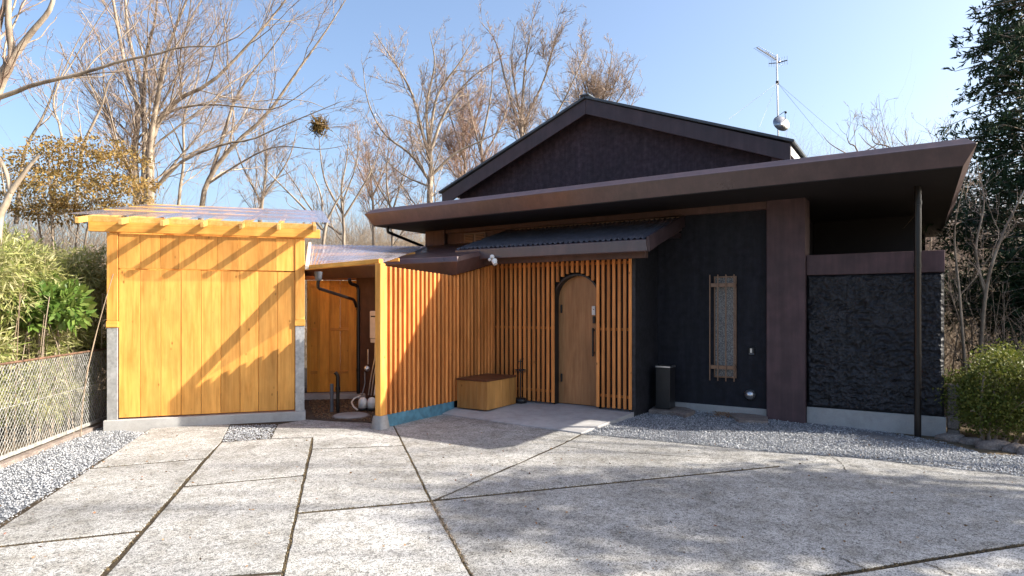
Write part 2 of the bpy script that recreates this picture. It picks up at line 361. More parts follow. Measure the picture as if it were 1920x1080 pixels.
# hairline cracks: thin grooves filled with grit
def crack(pts, wd=.009):
    P = []
    for (a, b) in zip(pts[:-1], pts[1:]):
        for t in np.linspace(0, 1, 9)[:-1]: P.append(gp(a[0]+(b[0]-a[0])*t, a[1]+(b[1]-a[1])*t))
    P.append(gp(*pts[-1])); P = np.array(P); P += rng.normal(0, .006, P.shape)
    V = []; n = len(P)
    for i in range(n):
        T = P[min(n-1, i+1)]-P[max(0, i-1)]; T /= np.linalg.norm(T); N_ = np.array((-T[1], T[0])); ww = wd*(.4+.9*random.random())*.5
        V += [(*(P[i]+N_*ww), -.066), (*(P[i]-N_*ww), -.066)]
    mesh_obj('crack_filler', V, [(2*i, 2*i+1, 2*i+3, 2*i+2) for i in range(n-1)], M['bed'], drv)
for c in ([(1050, 837), (1130, 844), (1233, 853), (1371, 862)], [(1559, 857), (1577, 868), (1587, 884)], [(1573, 1046), (1600, 1056), (1624, 1068)], [(1725, 1053), (1755, 1064), (1785, 1080)]): crack(c)
crack([(816, 938), (900, 901), (1048, 836), (1091, 815)], .022)
# joint moss / grit
def jointstuff(lines, n, sc):
    pts = []
    for (a, b, dens) in lines:
        A = np.array(gp(*a)); B = np.array(gp(*b)); L = np.linalg.norm(B-A); m = int(dens*L*.55)
        t = rng.random(m); q = A+(B-A)*t[:, None]+rng.normal(0, .008, (m, 2)); pts.append(q)
    return np.concatenate(pts)
q = jointstuff([((808, 938), (886, 1080), 900), ((886, 1080), (1003, 1300), 400), ((556, 962), (808, 939), 420), ((818, 937), (1455, 874), 90), ((585, 820), (530, 1078), 260), ((415, 829), (187, 1080), 160), ((170, 878), (385, 859), 90), ((0, 1025), (266, 995), 120), ((1544, 1080), (1920, 1020), 350), ((738, 798), (808, 938), 240)], 0, 0)
def stones(name, P2, Z, smin, smax, mat, flat=.7, parent=None):
    n = len(P2); s = rng.uniform(smin, smax, n)
    base = np.array([(1, 0, 0), (0, 1, 0), (-1, 0, 0), (0, -1, 0), (0, 0, 1), (0, 0, -1)], float)
    V = base[None]*rng.uniform(.55, 1.1, (n, 6, 3)); V = V+rng.normal(0, .12, V.shape); a = rng.random(n)*6.283; ca, sa = np.cos(a), np.sin(a)
    tl = rng.normal(0, .5, n); ct, st_ = np.cos(tl), np.sin(tl)
    y = V[..., 1]*ct[:, None]-V[..., 2]*st_[:, None]; z = V[..., 1]*st_[:, None]+V[..., 2]*ct[:, None]; V = np.stack([V[..., 0], y, z*flat], -1)
    X = V[..., 0]*ca[:, None]-V[..., 1]*sa[:, None]; Y = V[..., 0]*sa[:, None]+V[..., 1]*ca[:, None]; V = np.stack([X, Y, V[..., 2]], -1)*s[:, None, None]
    V[..., 0] += P2[:, 0, None]; V[..., 1] += P2[:, 1, None]; V[..., 2] += np.asarray(Z)[:, None]
    fb = np.array([(0, 1, 4), (1, 2, 4), (2, 3, 4), (3, 0, 4), (1, 0, 5), (2, 1, 5), (3, 2, 5), (0, 3, 5)])
    Fa = (fb[None]+np.arange(n)[:, None, None]*6).reshape(-1, 3)
    return np_mesh(name, V.reshape(-1, 3), Fa, mat, parent)
tag(stones('joint_moss', q, np.full(len(q), -.074), .003, .011, M['moss'], 1), 'yellow brown moss and grit growing in the joints between the driveway slabs', 'moss', kind='stuff')
# gravel areas
def gzr(x, y): return -.062-.068*np.clip((x-3.6)/2, 0, 1.6)*np.clip((y-6.3)/1.6, 0, 1)
def inpoly(P, poly_):
    x, y = P[:, 0], P[:, 1]; ins = np.zeros(len(P), bool); n = len(poly_)
    for i in range(n):
        x0, y0 = poly_[i]; x1, y1 = poly_[(i+1) % n]
        c = ((y0 > y) != (y1 > y)) & (x < (x1-x0)*(y-y0)/(y1-y0+1e-12)+x0); ins ^= c
    return ins
def gravel(label, px, dens, zf):
    p = ccw([gp(*c) for c in px]); A = np.array(p); lo, hi = A.min(0), A.max(0)
    n = int(dens*np.prod(hi-lo)); P = rng.uniform(lo, hi, (n, 2)); P = P[inpoly(P, p)]
    xs = np.arange(lo[0], hi[0]+.2, .2)
    V = [(x, y, float(zf(np.array([x]), np.array([y]))[0])-.012) for x, y in p]
    o = mesh_obj('gravel_bed', V, [tuple(range(len(V)))], M['gravelbed']); tag(o, kind='structure')
    Z = zf(P[:, 0], P[:, 1])+rng.uniform(-.012, .004, len(P))+.006*np.sin(P[:, 0]*5)*np.sin(P[:, 1]*4)
    tag(stones('gravel', P, Z, .006, .0155, M['stone']), label, 'gravel', kind='stuff')
flat = lambda x, y: np.full(len(x), -.070)
left_z = lambda x, y: np.full(len(x), -.078)
gravel('pale grey crushed gravel between chain link fence and driveway slabs', [(190, 800), (279, 811), (170, 878), (0, 985), (-502, 1300), (-900, 1300), (-300, 990), (0, 876), (140, 815)], 2600, left_z)
drvpatch = 1
gravel('small patch of grey gravel in front of the wooden shed', [(432, 798), (520, 795), (507, 822), (415, 829)], 2600, flat)
gravel('blue grey gravel along the foot of the dark house wall', [(1183, 771), (1093, 813), (1110, 815), (1240, 827), (1452, 848), (1594, 857), (1920, 893), (2200, 925), (2200, 860), (1920, 848), (1850, 846), (1770, 822), (1640, 800), (1512, 785), (1435, 776), (1262, 756), (1225, 756)], 2300, gzr)
# stray stones and dry leaves on slabs
P = np.stack([rng.uniform(-4.5, 5, 700), rng.uniform(2.6, 8.2, 700)], 1)
tag(stones('scattered_grit', P, np.full(700, -.067), .0025, .006, M['litter'], .5), 'tiny dry leaf scraps and grit scattered over the driveway', 'grit', kind='stuff')
# porch slab
pp = ccw([H.p(-2.50, -3.02+.42, 0).xy[:], H.p(.02, -2.62+.0, 0).xy[:], H.p(.06, -.95, 0).xy[:], H.p(-2.5, -.7, 0).xy[:]])
pf = [(*gp(829, 775.5, -.055), -.052), (*gp(1090, 812, -.06), -.056), (*gp(1188, 773, 0), 0), (*H.p(.0, -.6, 0).xy, 0), (*H.p(-2.5, -.6, 0).xy, 0), (*H.p(-2.5, -2.0, 0).xy, -.012)]
V = [(x, y, -.14) for x, y, z in pf]+[tuple(q_) for q_ in pf]; Fs = [(0, 5, 4, 3, 2, 1), (6, 7, 8, 9, 10, 11)]+[(i, (i+1) % 6, (i+1) % 6+6, i+6) for i in range(6)]
tag(mesh_obj('porch_slab', V, Fs, M['porch'], bevel=.006), kind='structure')
# passage soil
V, Fs = prism(ccw([gp(575, 786), gp(640, 790), gp(694, 792), gp(738, 797), gp(705, 727), gp(560, 727)]), -.13, -.075)
tag(mesh_obj('passage_ground', V, Fs, M['soil']), kind='structure')
P = rng.uniform((-3.5, 8.9), (-1.7, 12), (6000, 2)); P = P[inpoly(P, ccw([gp(590, 783), gp(690, 790), gp(735, 795), gp(705, 727), gp(570, 727)]))]
tag(stones('passage_litter', P, np.full(len(P), -.07), .006, .02, M['litter'], .5), 'brown leaf litter and pebbles on the passage floor', 'litter', kind='stuff')

# ------------------------------------------------------------------ house
house = thing('house', 'dark brown and black house with a low front gable and wide flat eave', 'house', H.p(0, 0, -.1))
M_ = M
H.box('wall', -4.60, 1.75, 0, .2, -.14, 3.14, M['black'], house, .003)
H.box('wall', -4.60, -4.40, .2, 6.5, -.14, 3.14, M['black'], house, .003)
H.box('wall', 1.75, 1.95, 0, 6.5, -.14, 3.14, M['black'], house, .003)
H.box('wall', -4.6, 3.7, 6.5, 6.7, -.14, 3.14, M['black'], house, .003)
# entry block
H.box('entry_wall', -2.46, .0, -.76, -.0, -.05, 2.62, M['black'], house, .003)
eb = H.box('entry_side_wall', 0.0, .055, -.965, -.003, -.14, 2.60, M['rough'], house, .004)
# upper brown wall strip left of the canopy and flashing board
H.box('upper_wall_panel', -4.2, -.02, -.02, 0, 2.30, 3.0, M['brown2'], house, .002)
H.box('column', -4.649, -4.168, -.12, .10, -.14, 3.13, M['brown2'], house, .008)
H.box('column', 1.72, 2.236, -.12, .30, -.16, 3.13, M['column'], house, .008)
H.box('wall_beam', -4.166, 1.718, -.085, -.003, 2.965, 3.13, M['brown2'], house, .006)
H.box('flashing', -2.6, .46, -.045, -.021, 2.90, 2.955, M['bronze'], house, .003)
H.box('footing', .05, 1.716, -.035, -.003, -.14, .055, M['concrete'], house, .004)
# right low wall
H.box('footing', 2.24, 3.875, -.03, .2, -.30, .137, M['concrete'], house, .006)
H.box('wall', 2.24, 3.85, .0, .18, .137, 1.99, M['black'], house, .003)
H.box('wall_band', 2.24, 3.86, -.05, .20, 1.992, 2.275, M['column'], house, .006)
H.box('wall', 1.96, 3.55, 2.9, 3.0, -.1, 3.13, M['soffit'], house, .003)  # added back wall, coloured black to stand for deep shade under the eave
H.box('wall', 3.70, 3.85, .18, 2.9, -.2, 1.99, M['black'], house, .003)
# rugged plaster, real relief
na, nz = 150, 170; V = []; a0, a1, z0, z1 = 2.245, 3.853, .139, 1.99
for j in range(nz+1):
    for i in range(na+1):
        a = a0+(a1-a0)*i/na; z = z0+(z1-z0)*j/nz
        n1 = mnoise.ridged_multi_fractal((a*9, z*10, 0), .9, 2.1, 3, 1.0, 2.0); n2 = mnoise.noise((a*30, z*24, 5))
        e = min(1, i/3, (na-i)/3, j/3, (nz-j)/3)
        V.append((a, -.004-e*max(0, .004+.030*n1+.013*n2), z))
Fs = [(j*(na+1)+i, j*(na+1)+i+1, (j+1)*(na+1)+i+1, (j+1)*(na+1)+i) for j in range(nz) for i in range(na)]
H.mesh('rugged_plaster', V, Fs, M['rough'], house)
# main flat roof: bottom / widest / top rings
def zt(a, z): return z-.065*(4.11-a)/9.1
def ring(i, z, back): return [(-5.0+i, -1.42+i, zt(-5, z)), (4.11-i, -1.42+i, z), (4.11-i, back-i, z), (-5.0+i, back-i, zt(-5, z))]
rings = [ring(.15, 3.10, 7.2), ring(.117, 3.10, 7.2), ring(0, 3.31, 7.2), ring(.02, 3.325, 7.2), ring(.10, 3.395, 7.2)]
V = sum(rings[1:], []); Fs = []
for k in range(3):
    for i in range(4): j = (i+1) % 4; Fs.append((k*4+i, k*4+j, (k+1)*4+j, (k+1)*4+i))
Fs.append((12, 13, 14, 15)); roof = H.mesh('main_roof', V, Fs, M['brown'], house, bevel=.004)
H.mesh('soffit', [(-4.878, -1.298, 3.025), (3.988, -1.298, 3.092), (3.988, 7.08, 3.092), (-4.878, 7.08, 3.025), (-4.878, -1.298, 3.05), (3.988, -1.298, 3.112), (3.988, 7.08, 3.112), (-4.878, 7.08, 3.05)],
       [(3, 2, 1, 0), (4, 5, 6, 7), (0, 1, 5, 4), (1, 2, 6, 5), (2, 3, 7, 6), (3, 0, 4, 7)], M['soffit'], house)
# gable volume
ax, az = -1.504, 5.30; rx, rzt = 1.93, 4.03; lx, lz = -4.80, 3.90
H.mesh('gable_wall', [(-4.55, .9, 3.3), (1.72, .9, 3.3), (1.72, .9, 3.98), (ax, .9, 5.2), (-4.55, .9, 3.9), (-4.55, 7.0, 3.3), (1.72, 7.0, 3.3), (1.72, 7.0, 3.98), (ax, 7, 5.2), (-4.55, 7, 3.9)],
       [(0, 1, 2, 3, 4), (5, 9, 8, 7, 6), (1, 6, 7, 2), (5, 0, 4, 9), (0, 5, 6, 1)], M['gable'], house)
def sloped(name, xa, za, xb, zb, th, b0, b1, mat, bev=.004):
    V = [(xa, b0, za-th), (xb, b0, zb-th), (xb, b0, zb), (xa, b0, za), (xa, b1, za-th), (xb, b1, zb-th), (xb, b1, zb), (xa, b1, za)]
    if xa > xb: V = [(v[0], v[1], v[2]) for v in V]
    Fs = [(0, 1, 2, 3), (7, 6, 5, 4), (0, 4, 5, 1), (1, 5, 6, 2), (2, 6, 7, 3), (3, 7, 4, 0)]
    o = H.mesh(name, V, Fs, mat, house, bevel=bev)
    bm = bmesh.new(); bm.from_mesh(o.data); bmesh.ops.recalc_face_normals(bm, faces=bm.faces); bm.to_mesh(o.data); bm.free(); return o
sloped('roof_slope', ax+.004, az+.05, rx+.06, rzt+.05, .045, .56, 7.3, M['rooftop'])
sloped('roof_slope', lx-.06, lz+.05, ax-.004, az+.05, .045, .56, 7.3, M['rooftop'])
sloped('barge_board', ax+.002, az, rx, rzt, .27, .60, .64, M['verge'])
sloped('barge_board', lx, lz, ax-.002, az, .27, .60, .64, M['verge'])
sloped('gable_soffit', ax+.002, az-.02, rx-.1, rzt+.02, .03, .642, .9, M['soffit'])
sloped('gable_soffit', lx+.1, lz+.02, ax-.002, az-.02, .03, .642, .9, M['soffit'])
sloped('lit_eave_board', rx-.03, rzt-.01, rx+.0, rzt-.02, .14, .66, 7.2, M['white'])  # white colour stands in for the sunlit underside of this eave
H.box('ridge_cap', ax-.09, ax+.09, .54, 7.32, az+.045, az+.075, M['rooftop'], house, .01)
H.box('wall_flashing', -4.6, 1.9, .80, .898, 3.30, 3.46, M['column'], house, .004)
H.box('eave_end_block', 1.65, 1.90, .66, .9, 3.30, 3.92, M['column'], house, .004)
# canopy over the porch (corrugated), fascia, beams
cana = (-2.78, .459)
na_ = int((cana[1]-cana[0])/.01); V = []
for i in range(na_+1):
    a = cana[0]+(cana[1]-cana[0])*i/na_; h = .022*max(0, math.sin(a*2*math.pi/.085))**.5 if math.sin(a*2*math.pi/.085) > 0 else 0
    V += [(a, -1.56, 2.475+h), (a, -.03, 2.935+h)]
o = H.mesh('canopy_roofing', V, [(2*i, 2*i+2, 2*i+3, 2*i+1) for i in range(na_)], M['roofmetal'], house)
V = [(cana[0], -1.53, 2.30), (cana[1], -1.53, 2.30), (cana[1], -1.53, 2.466), (cana[0], -1.53, 2.466), (cana[0], -.03, 2.74), (cana[1], -.03, 2.74), (cana[1], -.03, 2.926), (cana[0], -.03, 2.926)]
H.mesh('canopy_deck', V, [(0, 1, 2, 3), (7, 6, 5, 4), (0, 4, 5, 1), (1, 5, 6, 2), (2, 6, 7, 3), (3, 7, 4, 0)], M['brown'], house, bevel=.004)
H.box('canopy_fascia', cana[0]-.02, cana[1]+.0, -1.575, -1.532, 2.305, 2.468, M['brown'], house, .008)
H.box('canopy_beam', -2.70, .36, -1.36, -1.26, 2.235, 2.36, M['brown2'], house, .006)
H.box('canopy_ceiling', -2.44, -.02, -1.255, -.5, 2.315, 2.33, M['brown2'], house, .003)
V = [(cana[1]-.15, -1.62, 2.36), (cana[1]+.025, -1.62, 2.40), (cana[1]+.025, -1.50, 2.50), (cana[1]-.15, -1.60, 2.50), (cana[1]+.025, -.02, 2.78), (cana[1]+.025, -.02, 2.975), (cana[1]+.003, -1.5, 2.30)]
H.box('canopy_side_bracket', cana[1]-.3, cana[1]-.02, -.30, -.003, 2.62, 2.70, M['verge'], house, .004)
V = [(.462, -1.56, 2.30), (.50, -1.56, 2.30), (.50, -.003, 2.80), (.462, -.003, 2.80), (.462, -1.60, 2.50), (.50, -1.60, 2.50), (.50, -.003, 2.985), (.462, -.003, 2.985)]
H.mesh('canopy_side_board', V, [(3, 2, 1, 0), (4, 5, 6, 7), (0, 1, 5, 4), (1, 2, 6, 5), (2, 3, 7, 6), (3, 0, 4, 7)], M['verge'], house, bevel=.004)
V = [(.37, -1.60, 2.33), (.50, -1.60, 2.30), (.50, -1.60, 2.50), (.37, -1.60, 2.47), (.37, -1.577, 2.33), (.50, -1.577, 2.30), (.50, -1.577, 2.50), (.37, -1.577, 2.47)]
# lower wing and its roof
H.box('wing_wall', -4.92, -2.53, -1.69, -.13, -.14, 2.27, M['brown2'], house, .003)
def wr(i, z, aR, aL, bF): return None
V = []
for (ia, z) in ((.12, 2.04), (0, 2.23), (.03, 2.31)):
    V += [(-6.3, -2.18+ia, z), (-2.29-ia, -2.18+ia, z), (-2.29-ia, -.03, z+.215*(2.15-ia)), (-6.3, -.03, z+.215*(2.15-ia))]
Fs = [(3, 2, 1, 0), (8, 9, 10, 11)]
for k in range(2):
    for i in range(4): j = (i+1) % 4; Fs.append((k*4+i, k*4+j, (k+1)*4+j, (k+1)*4+i))
V = [v for v in V if True]
# right portion stops at the porch canopy: cut the roof at b -1.0 where it passes the entry
H.mesh('wing_roof', V, Fs, M['brown'], house, bevel=.004)
# wall vent
vent = H.box('vent_grille', -3.746, -3.251, -.05, -.021, 2.735, 2.945, M['brown'], house, .004)
for s in (0, 1):
    a = -3.72+s*.245
    H.box('vent_opening', a, a+.2, -.056, -.051, 2.765, 2.915, M['soffit'], vent, 0)
    for k in range(5): H.box('louvre', a+.005, a+.195, -.066, -.057, 2.775+k*.029, 2.785+k*.029, M['bronze'], vent, 0)
# window with grille
win = H.box('window', .965, 1.262, -.02, .01, .50, 1.99, M['frost'], house, 0)
for q in ((.95, .968, .48, 2.01), (1.262, 1.28, .48, 2.01)): H.box('frame', q[0], q[1], -.035, -.003, q[2], q[3], M['bronze'], win, .003)
for q in ((.48, .505), (1.985, 2.01)): H.box('frame', .97, 1.26, -.036, -.004, q[0], q[1], M['bronze'], win, .003)
for k in range(4): a = .918+k*.118; H.box('grille_bar', a-.008, a+.008, -.150, -.132, .44, 2.03, M['bronze'], win, .003)
for z in (.615, 1.845): H.box('grille_rail', .905, 1.29, -.13, -.118, z, z+.058, M['bronze'], win, .003)
for z in (.63, 1.86):
    for a in (.93, 1.27): H.box('bracket', a-.012, a+.012, -.117, -.036, z, z+.03, M['bronze'], win, .002)
# door (arched) with black frame
def archpts(ac, r, zs, z0, n=20):
    return [(ac-r, z0)]+[(ac-r*math.cos(math.pi*k/n), zs+r*math.sin(math.pi*k/n)) for k in range(n+1)]+[(ac+r, z0)]
AC, AR, AZ = -.925, .395, 1.655
pin = archpts(AC, AR-.016, AZ, .012); n = len(pin)
V = [(x, -.80, z) for x, z in pin]+[(x, -.765, z) for x, z in pin]
door = H.mesh('door', V, [tuple(range(n))[::-1][::-1], tuple(range(n, 2*n))[::-1]]+[(i, i+n, (i+1) % n+n, (i+1) % n) for i in range(n)], M['door'], house)
po = archpts(AC, AR+.01, AZ, 0.002); pi_ = archpts(AC, AR-.014, AZ, .002); V = []
for b in (-.935, -.762):
    V += [(x, b, z) for x, z in po]+[(x, b, z) for x, z in pi_]
Fs = []
for i in range(n-1):
    Fs += [(i, i+1, n+i+1, n+i), (2*n+i, 3*n+i, 3*n+i+1, 2*n+i+1), (n+i, n+i+1, 3*n+i+1, 3*n+i), (i, 2*n+i, 2*n+i+1, i+1)]
H.mesh('door_frame', V, Fs, M['charcoal'], house)
H.box('handle', -.695, -.667, -.862, -.838, .78, 1.22, M['charcoal'], door, .004)
for z in (.82, 1.17): H.box('handle_mount', -.69, -.672, -.838, -.80, z, z+.03, M['charcoal'], door, .002)
H.box('keypad', -.715, -.655, -.822, -.80, 1.42, 1.56, M['white'], door, .004)
H.box('keypad_button', -.69, -.675, -.826, -.822, 1.50, 1.515, M['charcoal'], door, .001)
H.box('lock', -.70, -.655, -.83, -.80, 1.29, 1.40, M['charcoal'], door, .008)
for z in (.35, 1.45): H.box('hinge', -1.258, -1.235, -.83, -.802, z, z+.13, M['charcoal'], door, .003)

# intercom, dome vent
ic = thing('intercom', 'small black intercom with a steel camera fixed on black wall beside column', 'intercom', H.p(1.49, -.02, .85))
H.box('housing', 1.45, 1.535, -.03, -.003, .84, .95, M['charcoal'], ic, .006)
H.box('camera_plate', 1.475, 1.505, -.036, -.03, .87, .935, M['steel'], ic, .003)
H.box('nameplate', 1.46, 1.53, -.034, -.030, .845, .862, M['greypipe'], ic, .001)
dv = thing('dome_vent', 'round steel dome vent low on the black wall', 'vent', H.p(1.47, -.02, .25))
lathe('hood', [(.075, 0), (.075, .02), (.068, .045), (.045, .07), (.015, .082), (.002, .084)], None, M['steel'], dv, 20, H.m @ Matrix.Translation((1.47, -.003, .25)) @ Matrix.Rotation(math.pi/2, 4, 'X'))
lathe('collar', [(.085, 0), (.085, .008), (.076, .010)], None, M['charcoal'], dv, 20, H.m @ Matrix.Translation((1.47, -.002, .25)) @ Matrix.Rotation(math.pi/2, 4, 'X'))
# downpipes
dp = thing('downpipe', 'tall black downpipe standing in front of rugged plaster wall', 'downpipe', H.p(3.567, -.22, -.15))
tube('pipe', [H.p(3.567, -.22, -.14), H.p(3.567, -.22, 3.09)], .040, M['dpipe'], dp, 14)
for z in (.9, 2.05, 2.85): tube('collar', [H.p(3.567, -.22, z), H.p(3.567, -.22, z+.05)], .046, M['dpipe'], dp, 14)
for z in (.95, 2.1): H.box('bracket', 3.555, 3.58, -.18, -.03, z, z+.02, M['dpipe'], dp, .002)
g2 = thing('downpipe', 'dark downpipe bent under the left end of the main eave', 'downpipe', H.p(-4.7, -.9, 2.8))
tube('pipe', [H.p(-4.72, -1.1, 3.03), H.p(-4.72, -1.1, 2.93), H.p(-4.69, -.13, 2.74)], .028, M['dpipe'], g2, 10)

# porch slat screens
fs = thing('slat_screen', 'orange timber slat screen surrounding the arched front door', 'screen', H.p(-1.2, -.95, 0))
pitch = .0867; a = -.02; k = 0
while a > -2.45:
    z0 = .025
    if -1.30 < a < -.56:
        z0 = AZ+math.sqrt(max(0, (AR+.025)**2-(a-AC)**2))+.004
    top = 2.312 if a > -2.3 else 2.26
    H.box('slat', a-.022, a+.022, -.985, -.945, round(z0, 2), top, M['slat'], fs, .003)
    a -= pitch; k += 1
for z in (.185, 1.19, 2.19):
    if z > 2.05: H.box('rail', -2.44, -.003, -.944, -.925, z, z+.04, M['slat_x'], fs, .002)
    else:
        H.box('rail', -2.44, AC-AR-.012, -.944, -.925, z, z+.04, M['slat_x'], fs, .002); H.box('rail', AC+AR+.014, -.003, -.944, -.925, z, z+.04, M['slat_x'], fs, .002)
ss = thing('slat_screen', 'freestanding sunlit timber slat screen with end post and blue base board', 'screen', H.p(-2.48, -2.3, 0))
b = -3.53
while b < -.985:
    top = 2.095-.045*(b+3.53) if b < -2.10 else min(2.30, 2.012+.215*(b+2.06))
    H.box('slat', -2.565, -2.464, b-.022, b+.022, .095, round(top, 3), M['slat'], ss, .003)
    b += .094
for z in (.3, 1.15, 1.88): H.box('rail', -2.588, -2.567, -3.56, -1.0, z, z+.045, M['slat_x'], ss, .002, )
H.box('post', -2.535, -2.435, -3.67, -3.57, .10, 2.125, M['shedwood'], ss, .006)
H.box('base_board', -2.495, -2.475, -3.60, -2.02, -.10, .093, M['blue'], ss, .003)
H.box('gap_shade_board', -2.52, -2.50, -2.02, -.99, -.05, .093, M['charcoal'], ss, .003)  # dark board added in the gap below the slats, standing in for shade
lathe('post_footing', [(.132, 0), (.128, .02), (.095, .185), (.088, .195)], None, M['concrete'], ss, 4, H.m @ Matrix.Translation((-2.485, -3.62, -.094)) @ rz(math.pi/4))
# beam joining post to shed
pA = S.p(2.46, -.0, 2.09); pB = H.p(-2.49, -3.6, 2.155)
def beam(name, A, B, wd, ht, mat, parent, bevel=.004):
    A = Vector(A); B = Vector(B); L = (B-A).length; x = (B-A).normalized(); y = Vector((0, 0, 1)).cross(x).normalized(); z = x.cross(y)
    mw = Matrix((x, y, z)).transposed().to_4x4(); mw.translation = (A+B)/2
    o = bpy.data.objects.new(name, boxm(L, wd, ht, mat, bevel)); return link(o, parent, mw)
beam('top_beam', (pA.x+.03, pA.y-.02, 2.105), (pB.x, pB.y, 2.158), .09, .06, M['shedwood_x'], ss)

# bench, umbrella stand, bin
be = thing('storage_bench', 'low timber storage bench with brown lid beside the slat screens', 'bench', H.p(-2.14, -1.6, 0))
for k in range(3): H.box('front_panel', -2.42+k*.185, -2.42+(k+1)*.185-.001, -2.017, -1.997, .003, .425, M['bench'], be, .002)
for k in range(4): H.box('side_panel', -1.885, -1.865, -1.996+k*.199, -1.996+(k+1)*.199-.001, .003, .425, M['bench'], be, .002)
H.box('back_panel', -2.42, -2.40, -1.996, -1.2, .003, .425, M['bench'], be, .002)
H.box('lid', -2.43, -1.855, -2.03, -1.195, .427, .455, M['lid'], be, .004)
ux, uy = .135, 10.38
um = thing('umbrella_stand', 'thin black metal umbrella stand with ring beside the bench', 'umbrella stand', (ux, uy, 0))
lathe('base', [(.10, 0), (.10, .05), (.085, .075), (.03, .08)], (ux, uy, 0.001), M['charcoal'], um, 20)
tube('stem', [(ux, uy, .08), (ux, uy, .70)], .009, M['charcoal'], um, 8)
def ringtube(name, c, r, rr, mat, parent, n=22):
    P = np.array([[(c[0]+r*math.cos(2*math.pi*k/n), c[1]+r*math.sin(2*math.pi*k/n), c[2]) for k in range(n+1)]]); V, Q = tubes_np(P, np.full((1, n+1), rr), 6); return np_mesh(name, V, Q, mat, parent)
ringtube('ring', (ux, uy, .53), .09, .006, M['charcoal'], um); ringtube('ring', (ux, uy, .50), .09, .004, M['charcoal'], um)
tube('crossbar', [(ux-.09, uy, .53), (ux+.09, uy, .53)], .005, M['charcoal'], um, 6)
tube('crossbar', [(ux, uy-.09, .53), (ux, uy+.09, .53)], .005, M['charcoal'], um, 6)
tube('hook', [(ux, uy, .66), (ux+.04, uy, .67), (ux+.05, uy, .72)], .005, M['charcoal'], um, 6)
tube('hook', [(ux, uy, .66), (ux-.035, uy, .67), (ux-.045, uy, .71)], .005, M['charcoal'], um, 6)
bn = thing('waste_bin', 'tall slim black bin with steel rimmed top against black wall', 'bin', H.p(.28, -.3, 0))
H.box('body', .174, .40, -.434, -.18, .0, .62, M['charcoal'], bn, .006)
H.box('lid', .17, .404, -.438, -.176, .621, .648, M['steel'], bn, .004)
H.box('ashtray', .20, .375, -.41, -.205, .649, .655, M['charcoal'], bn, .002)
for nm, px, lb, z in (('paving_stone', [(1216, 768), (1265, 772), (1285, 777), (1304, 769), (1270, 758), (1230, 758)], 'flat stone slab under the black bin', -.012), ('paving_stone', [(1365, 772), (1385, 785), (1440, 787), (1440, 778), (1400, 771)], 'flat grey stone half buried in gravel below dome vent', -.03)):
    V, Fs = prism(ccw([gp(*c, -.01) for c in px]), -.09, z); tag(mesh_obj(nm, V, Fs, M['rock'], bevel=.008), lb, 'paving stone')
P = np.array([gp(*c, -.05) for c in zip(rng.normal(1355, 16, 240), rng.normal(777, 3.5, 240))])
tag(stones('leaf_litter', P, np.full(240, -.035), .008, .02, M['litter'], .4), 'brown dead leaves gathered on the gravel near the wall', 'leaves', kind='stuff')
# security light
sx = H.p(-1.86, -1.37, 2.2)
sec = thing('security_light', 'white twin head security light hanging under the canopy beam', 'light', at(925, 490, 9.95))
p0 = Vector(at(925, 488, 9.95))
def ballo(name, c, r, mat, parent, sc=(1, 1, 1), u=14):
    bm = bmesh.new(); bmesh.ops.create_uvsphere(bm, u_segments=u, v_segments=u//2+2, radius=r)
    me = bpy.data.meshes.new(name); bm.to_mesh(me); bm.free(); me.materials.append(mat); me.polygons.foreach_set('use_smooth', [True]*len(me.polygons))
    o = bpy.data.objects.new(name, me); return link(o, parent, Matrix.Translation(c) @ Matrix.Diagonal((*sc, 1)))
tube('base', [p0+Vector((-.02, .06, .07)), p0+Vector((-.02, .02, .02))], .035, M['white'], sec, 12)
ballo('lamp_head', p0+Vector((-.055, 0, .01)), .027, M['white'], sec); ballo('lamp_head', p0+Vector((.02, -.02, -.01)), .042, M['white'], sec, (1, 1, 1.0))
tube('lamp_hood', [p0+Vector((.0, -.02, .0)), p0+Vector((.035, -.05, -.065))], .036, M['white'], sec, 14)
ballo('sensor', p0+Vector((-.02, -.03, .045)), .022, M['white'], sec)

# ------------------------------------------------------------------ shed
shed = thing('shed', 'honey coloured timber shed with boarded front and rafters under clear roof', 'shed', S.p(1.24, 1.5, -.08))
S.box('sill', -.03, 2.50, -.05, .12, -.13, .052, M['concrete'], shed, .006)
bx = [.137, .405, .652, .90, 1.135, 1.37, 1.60, 1.82, 2.085, 2.352]
pxs = [222.5, 262.4, 301.3, 339.6, 377.2, 414, 450, 484.8, 520.3, 553]
bx = []
for p in pxs:
    r = (p-960)/F; bx.append((5.35+8.49*r)/(.9517-.307*r))
for i in range(9): S.box('board', bx[i]+.0028, bx[i+1]-.0028, .0+.002*((i*7) % 3), .028, .075, 2.045, M['shedwood'], shed, .0025)
ub = [bx[0], bx[1]-.0, bx[2], .86, 1.07, 1.335, 1.60, 1.86, 2.10, bx[9]]
for i in range(9): S.box('upper_board', ub[i]+.0022, ub[i+1]-.0022, -.008+.0015*((i*5) % 3), .02, 2.058, 2.52, M['shedwood'], shed, .002)
for (u0, u1) in ((.003, .133), (2.357, 2.487)):
    S.box('post', u0, u1, -.02, .12, 1.36, 2.53, M['shedwood'], shed, .005)
    S.box('post_foot', u0-.006, u1+.006, -.028, .126, 1.275, 1.358, M['shedwood_x'], shed, .004)
    S.box('steel_footing', u0+.002, u1-.002, -.018, .115, .053, 1.273, M['galv'], shed, .004)
S.box('front_beam', -.20, 2.70, -.045, .0, 2.535, 2.662, M['shedwood_x'], shed, .005)
rot = Matrix.Rotation(math.atan(.18), 4, 'X')
for k in range(7):
    u = -.224+k*.474
    beam('rafter', S.p(u, -.40, 2.632), S.p(u, 3.75, 2.632+.18*4.15), .045, .075, M['rafter'], shed)
